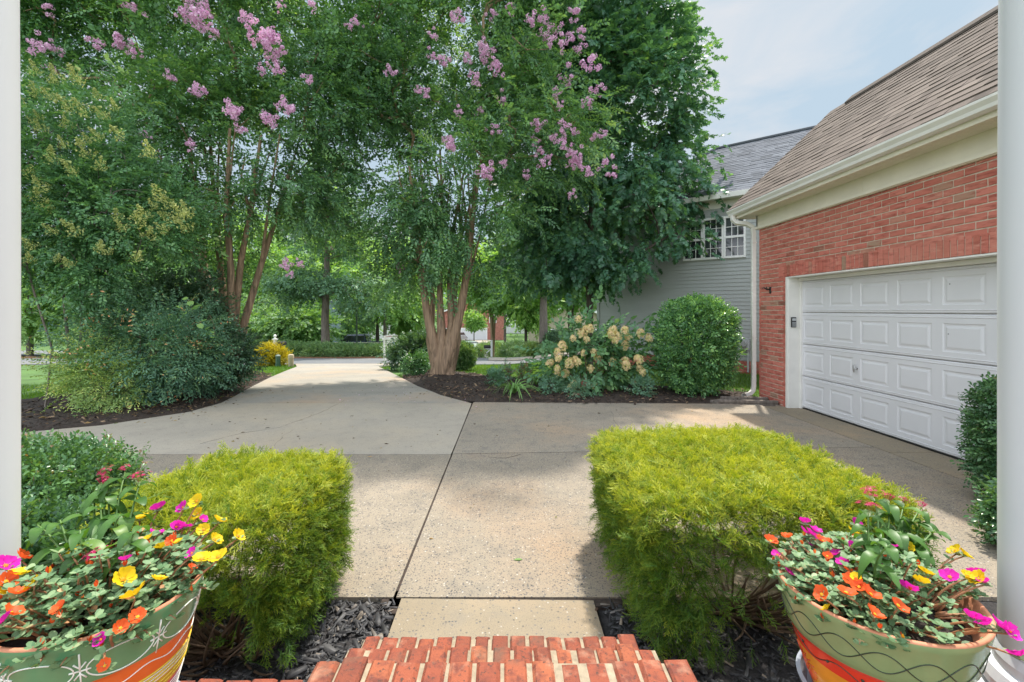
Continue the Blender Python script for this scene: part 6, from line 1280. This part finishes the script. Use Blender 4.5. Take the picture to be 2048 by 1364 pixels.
for a, Y, w, h, lab, lm_, tn in ((1040,37,1.45,1.15,'big dark hedge mound on the right lawn left of the grey trunk','dark',.65),(982,38,1.3,1.05,'pale green hedge mound behind the right mailbox','hedge',.55),(1118,27,.75,1.25,'tall dark round bush right of the grey tree trunk','dark',.45),(1066,27.2,.42,.55,'small tan green round bush left of the grey tree trunk','hedge',.75),(1104,25.5,.6,.3,'low spreading green shrub at the foot of the grey tree trunk','hedge',.4)):
    b = gp(a, Y); clipped('round_bush', lab, 'shrub', b, b+(0,0,h*.5), (w,.8*w,h*.52), 2.4, 1300, S_HD, LM[lm_], M['twig'], depth=.15, ntw=14, tone=tn, sc=(.9,1.4))
# fence
q = gp(480, 31); fn = empty('wooden_fence', q, 'brown wooden picket fence behind the left crape myrtle trunks across the road', 'fence'); mb = MB()
for i in range(70): x = q[0]-6.3+i*.115; mb.box(x, x+.095, 31, 31.02, g(x,31)-.05, g(x,31)+1.15+rng.normal(0,.008))
mb.build('pickets', plain('fence_wood', (.17,.11,.07), .85, var=.35, scale=8), fn); mb = MB()
for zz in (.25,.9): mb.tube([(q[0]-6.3, 31.05, g(q[0]-6.3,31)+zz),(q[0]+1.8, 31.05, g(q[0]+1.8,31)+zz)], .04, 4)
mb.build('rails', plain('fence_rail', (.15,.10,.065), .85), fn)
# houses
def house(label, q, w, dpt, h, rz, wallm, roofm, wins, gdoor=None, rh_=2.6, brickm=None, door=None):
    root = empty('far_house', q, label, 'house'); q = np.asarray(q, float); c_, s_ = cos(rz), sin(rz)
    tf_ = lambda mb: setattr(mb, 'v', [(q[0]+x*c_-y*s_, q[1]+x*s_+y*c_, q[2]+z) for x, y, z in mb.v])
    def fin(mb, nm, m, par=root, **k): tf_(mb); return mb.build(nm, m, par, **k)
    mb = MB(); mb.box(-w/2, w/2, 0, dpt, -1.5, h); mb.prism([(-w/2,h-.01),(w/2,h-.01),(0,h+rh_-.05)], lambda u, v, d: (u, d, v), .02, dpt-.02); fin(mb, 'wall', wallm)
    mb = MB(); o_ = .45; k = rh_/(w/2)
    mb.prism([(-w/2-o_,h-o_*k),(0,h+rh_),(w/2+o_,h-o_*k),(w/2+o_,h-o_*k+.2),(0,h+rh_+.22),(-w/2-o_,h-o_*k+.2)], lambda u, v, d: (u, d, v), -.5, dpt+.5); fin(mb, 'roof', roofm)
    mb = MB()
    for s in (-1,1): mb.obox((s*w/4, -.52, h+rh_/2-.0), (w/4+o_/2, 0, -s*(rh_/2+o_*k/2)), (0,.03,0), (0,0,.12))
    fin(mb, 'bargeboard', M['white'])
    for x, z, ww, hh in wins:
        mb = MB(); f_ = .09
        for a in ((x-ww/2-f_,x+ww/2+f_,z-f_,z),(x-ww/2-f_,x+ww/2+f_,z+hh,z+hh+f_),(x-ww/2-f_,x-ww/2,z,z+hh),(x+ww/2,x+ww/2+f_,z,z+hh),(x-ww/2,x+ww/2,z+hh/2-.03,z+hh/2+.03),(x-.02,x+.02,z,z+hh)): mb.box(a[0],a[1],-.06,-.003,a[2],a[3])
        wo = fin(mb, 'window', M['white']); mb = MB(); mb.box(x-ww/2,x+ww/2,-.02,-.003,z,z+hh); fin(mb, 'pane', M['glass'], wo)
    if gdoor:
        x, ww, hh = gdoor; mb = MB(); 
        for r_ in range(4):
            for c2 in range(8): mb.box(x-ww/2+ww*c2/8+.06, x-ww/2+ww*(c2+1)/8-.06, -.06, -.03, hh*r_/4+.08, hh*(r_+1)/4-.06)
        mb.box(x-ww/2, x+ww/2, -.045, -.003, 0, hh); go = fin(mb, 'garage_door', M['door_white']); mb = MB()
        for c2 in range(2,4): mb.box(x-ww/2+ww*c2/8+.08, x-ww/2+ww*(c2+1)/8-.08, -.07, -.055, hh*.79, hh*.93)
        fin(mb, 'door_window', M['glass'], go); mb = MB()
        for a in ((x-ww/2-.14,x-ww/2),(x+ww/2,x+ww/2+.14)): mb.box(a[0],a[1],-.05,-.003,0,hh+.14)
        mb.box(x-ww/2,x+ww/2,-.052,-.003,hh,hh+.14); fin(mb, 'door_trim', M['white'])
    return root
FB = plain('far_brick', (.33,.13,.10), .9, var=.3, scale=3); FW = plain('far_white', (.62,.62,.60), .7); FBL = plain('far_blue', (.30,.37,.46), .7); FT = plain('far_tan', (.42,.36,.27), .8); FR_ = plain('far_roof', (.16,.13,.12), .95, var=.3, scale=2)
q = gp(945, 90); house('distant red brick house with a wide white garage door seen beside the crape myrtle trunk', q, 13, 9, 5.2, .0, FB, FR_, [(-4,3.4,1.2,1.4),(0,3.5,1.2,1.4),(4,3.4,1.2,1.4),(-4.9,.6,1.0,1.6)], (.3,4.9,2.2))
q = gp(580, 58); house('pale blue house mostly hidden behind the trees across the road', q, 12, 9, 5.8, .3, FBL, FR_, [(-3.5,4.2,1.1,1.5),(0,4.2,1.1,1.5),(3.5,4.2,1.1,1.5),(-3.5,1,1.1,1.6),(3.5,1,1.1,1.6)])
q = gp(1150, 44); house('tan house with a brown roof behind the tall dark round bush', q, 9, 8, 2.9, -.15, FT, FR_, [(-2.5,1,1.1,1.4),(1.5,1,1.1,1.4)], None, 2.2)
q = gp(800, 96); house('white house far down the street beyond the yard sign', q, 14, 9, 5.0, .15, FW, FR_, [(-5,3.2,1.2,1.4),(-1,3.2,1.2,1.4),(4,3.2,1.2,1.4),(-5,.7,1.2,1.6),(0,.7,1.2,1.6)], (4,4.9,2.2))
q = gp(1010, 120); house('pale distant house glimpsed above the right hedges', q, 14, 9, 5.2, -.2, FW, FR_, [(-4,3.4,1.2,1.4),(0,3.4,1.2,1.4),(4,3.4,1.2,1.4)], (2,4.9,2.2))
# street and backdrop trees
S_LAYER = [sprig(11,.75,.17,.5,'rh',.12+.06*i,740+i) for i in range(4)]
S_FAR = [sprig(7,.9,.42,.7,'rh',.25,760+i) for i in range(4)]
def rtree(label, a, Y, cw, ztop, zbot, lm, bark='bark_grey', n=1500, ntg=90, r=.16, temps=None, name='street_tree', group='trees along the street', trunk_dx=0, spread=None, ph=0, cat='tree', nst=1, cut=-.45, flat=.7):
    b = gp(a, Y); b[2] -= .1; zt, zb = ztop, zbot; H = zt-zb; cz = (zt+zb)/2
    es = [(b+np.array([trunk_dx,0,0])+np.array([0,0,cz-b[2]]), np.array([cw*.8,cw*.75,H*.42]))]
    for i in range(6):
        an = 2*pi*i/6+rng.uniform(0,1); es.append((np.array([b[0]+trunk_dx+cos(an)*cw*.5, b[1]+sin(an)*cw*.45, cz+rng.uniform(-.3,.3)*H]), np.array([cw*.5,cw*.45,H*.22])*rng.uniform(.8,1.2)))
    st = []
    for i in range(nst):
        e = np.array([rng.normal(0,.25)*cw*(nst>1), rng.normal(0,.2)*cw*(nst>1), 0]); st.append([b+e*.06, b+e*.3+np.array([0,0,(zb-b[2])*.9+.2]), b+e+np.array([trunk_dx,0,cz-b[2]])])
    return tree(name, label, cat, b, st, es, ntg, n, temps or S_BG, LM[lm], M[bark], group, r_tip=.018, r_max=r, spread=spread or cw*.17, shell=.5, cut=cut, out=.6, flat=flat, step=.6, ph=ph, tr=[(r*1.2,r,r*.3)]*nst if nst == 1 else [(r,r*.7,r*.3)]*nst)
q = gp(652, 27.3)
Yt = 27.3; est = [px(650,470,Yt,2.6,2.4,1.6), px(600,560,Yt,2.3,1.8,.75), px(700,565,Yt,1.9,1.7,.7), px(650,400,Yt,1.6,1.6,1.4), px(560,600,Yt-.3,1.3,1.2,.4), px(735,600,Yt-.3,.9,1.,.4), px(660,330,Yt,.9,.9,1.3)]
tree('street_tree', 'spreading street tree with layered branches and a stout trunk in the hedge across the road', 'tree', q, [[q-(0,0,.1), W(650,640,Yt), W(653,560,Yt), W(655,460,Yt), W(655,330,Yt)], [W(652,600,Yt), W(610,572,Yt), W(540,590,Yt-.2)], [W(652,590,Yt), W(700,570,Yt-.2), W(745,600,Yt-.3)]], est, 150, 2600, S_LAYER, LM['bg_teal'], M['bark_grey'], 'trees along the street', r_tip=.012, r_max=.3, spread=.42, shell=.5, cut=-.5, flat=.32, tr=[(.27,.2,.05),(.10,.07,.03),(.10,.07,.03)], step=.5)
rtree('dark shady tree with low branches behind the parked pickup', 755, 50, 3.8, 4.6, .6, 'bg_teal', 'bark_dark', 1500, 80, .2, ph=1)
rtree('dark bushy evergreen across the road between fence and pickup', 585, 33, 2.6, 1.9, -1.3, 'bg_mid', n=1400, ph=2, name='evergreen_tree')
rtree('olive green bushy tree behind the picket fence', 500, 35, 3.4, 3.0, -1.4, 'bg_mid', n=1500, ph=3)
rtree('tall light green tree left of the spreading street tree', 540, 42, 4.6, 10.5, 1.0, 'bg_light', n=1700, ph=4)
rtree('tall light green tree behind the spreading street tree', 640, 50, 5.0, 11.0, 0.0, 'bg_light', n=1700, ph=5)
rtree('yellow green tree just left of the crape myrtle trunk, across the side road', 770, 40, 4.0, 9.5, .6, 'bg_light', n=2100, ntg=110, ph=6)
rtree('bright green tree hanging over the side road behind the crape myrtle trunk', 840, 46, 4.2, 10.0, 2.0, 'bg_light', n=1900, ph=7)
rtree('mid green tree behind the crape myrtle, left of the distant brick house', 905, 58, 4.6, 12.0, 2.4, 'bg_light', n=1500, ph=8)
rtree('vase shaped small crape myrtle with many thin stems behind the right mailbox', 986, 33.5, 2.3, 6.2, 1.2, 'bg_light', 'bark_tan', 1700, 100, .07, name='vase_tree', nst=8, ph=9, spread=.4)
rtree('young orange green tree with crooked dark stems left of the grey trunk', 1052, 31, 1.7, 3.6, 0.6, 'bg_light', 'bark_dark', 900, 60, .09, name='vase_tree', nst=4, ph=10, spread=.34, cut=-.2)
rtree('tall tree with a straight grey trunk on the right lawn', 1087, 27.5, 2.6, 8.5, 2.4, 'bg_mid', 'bark_grey', 1700, 100, .24, ph=11)
rtree('multi stemmed dark tree in front of the tan house', 1140, 33, 1.9, 5.5, 2.0, 'bg_mid', 'bark_dark', 1100, 70, .06, name='vase_tree', nst=6, ph=12)
rtree('little round light green tree in front of the distant white garage door', 948, 72, 1.6, 1.9, -1.6, 'bg_light', n=500, ntg=40, r=.09, ph=13)
rtree('tall backdrop tree behind the vase shaped crape myrtle', 1010, 62, 5.5, 13, 1.0, 'bg_light', n=1700, ph=14)
rtree('tall backdrop tree between grey trunk and tan house', 1100, 60, 5.5, 13, .0, 'bg_mid', n=1600, ph=15)
rtree('backdrop tree right of the tan house roof', 1210, 56, 5.0, 12, -1.0, 'bg_mid', n=1400, ph=16)
rtree('big tree far left of the spreading tree behind the left crape myrtle', 430, 40, 5.0, 10.5, -1.6, 'bg_light', n=1900, ntg=110, ph=17)
rtree('broad tree seen under the left crape myrtle crown', 330, 36, 4.6, 8.5, -1.4, 'bg_mid', n=1800, ntg=110, ph=18)
rtree('leafy tree behind the privet beside the left column', 190, 33, 4.6, 8.0, -1.0, 'bg_mid', n=1800, ntg=110, ph=19)
rtree('leafy tree at the far left edge behind the white column', 60, 30, 4.2, 8.0, -.6, 'bg_light', n=1600, ph=20)
for i, (a, Y, cw, zt) in enumerate(((-150,60,7,12),(120,75,8,13),(300,80,8,13),(460,85,8,14),(600,92,8,13),(700,100,8,13),(830,120,9,12),(900,130,8,11),(990,135,9,12),(1090,105,8,12),(1180,95,8,12),(1290,90,8,12),(1400,90,8,12))):
    rtree('distant tree closing the view at the end of the street', a, Y, cw, zt, -3.5, ('bg_mid','bg_light')[i%2], n=650, ntg=60, r=.3, temps=S_FAR, name='distant_tree', group='distant trees closing the view', ph=30+i, cut=-.8)

rtree('yellow green low tree filling the gap between the yard sign and the crape myrtle trunk', 808, 45, 2.3, 4.6, -1.9, 'bg_light', n=1500, ntg=80, r=.12, ph=50, name='evergreen_tree')
rtree('low bushy tree beyond the parked pickup between two houses', 700, 62, 3.4, 2.2, -2.8, 'bg_mid', n=1300, ntg=70, r=.14, ph=51, name='evergreen_tree')
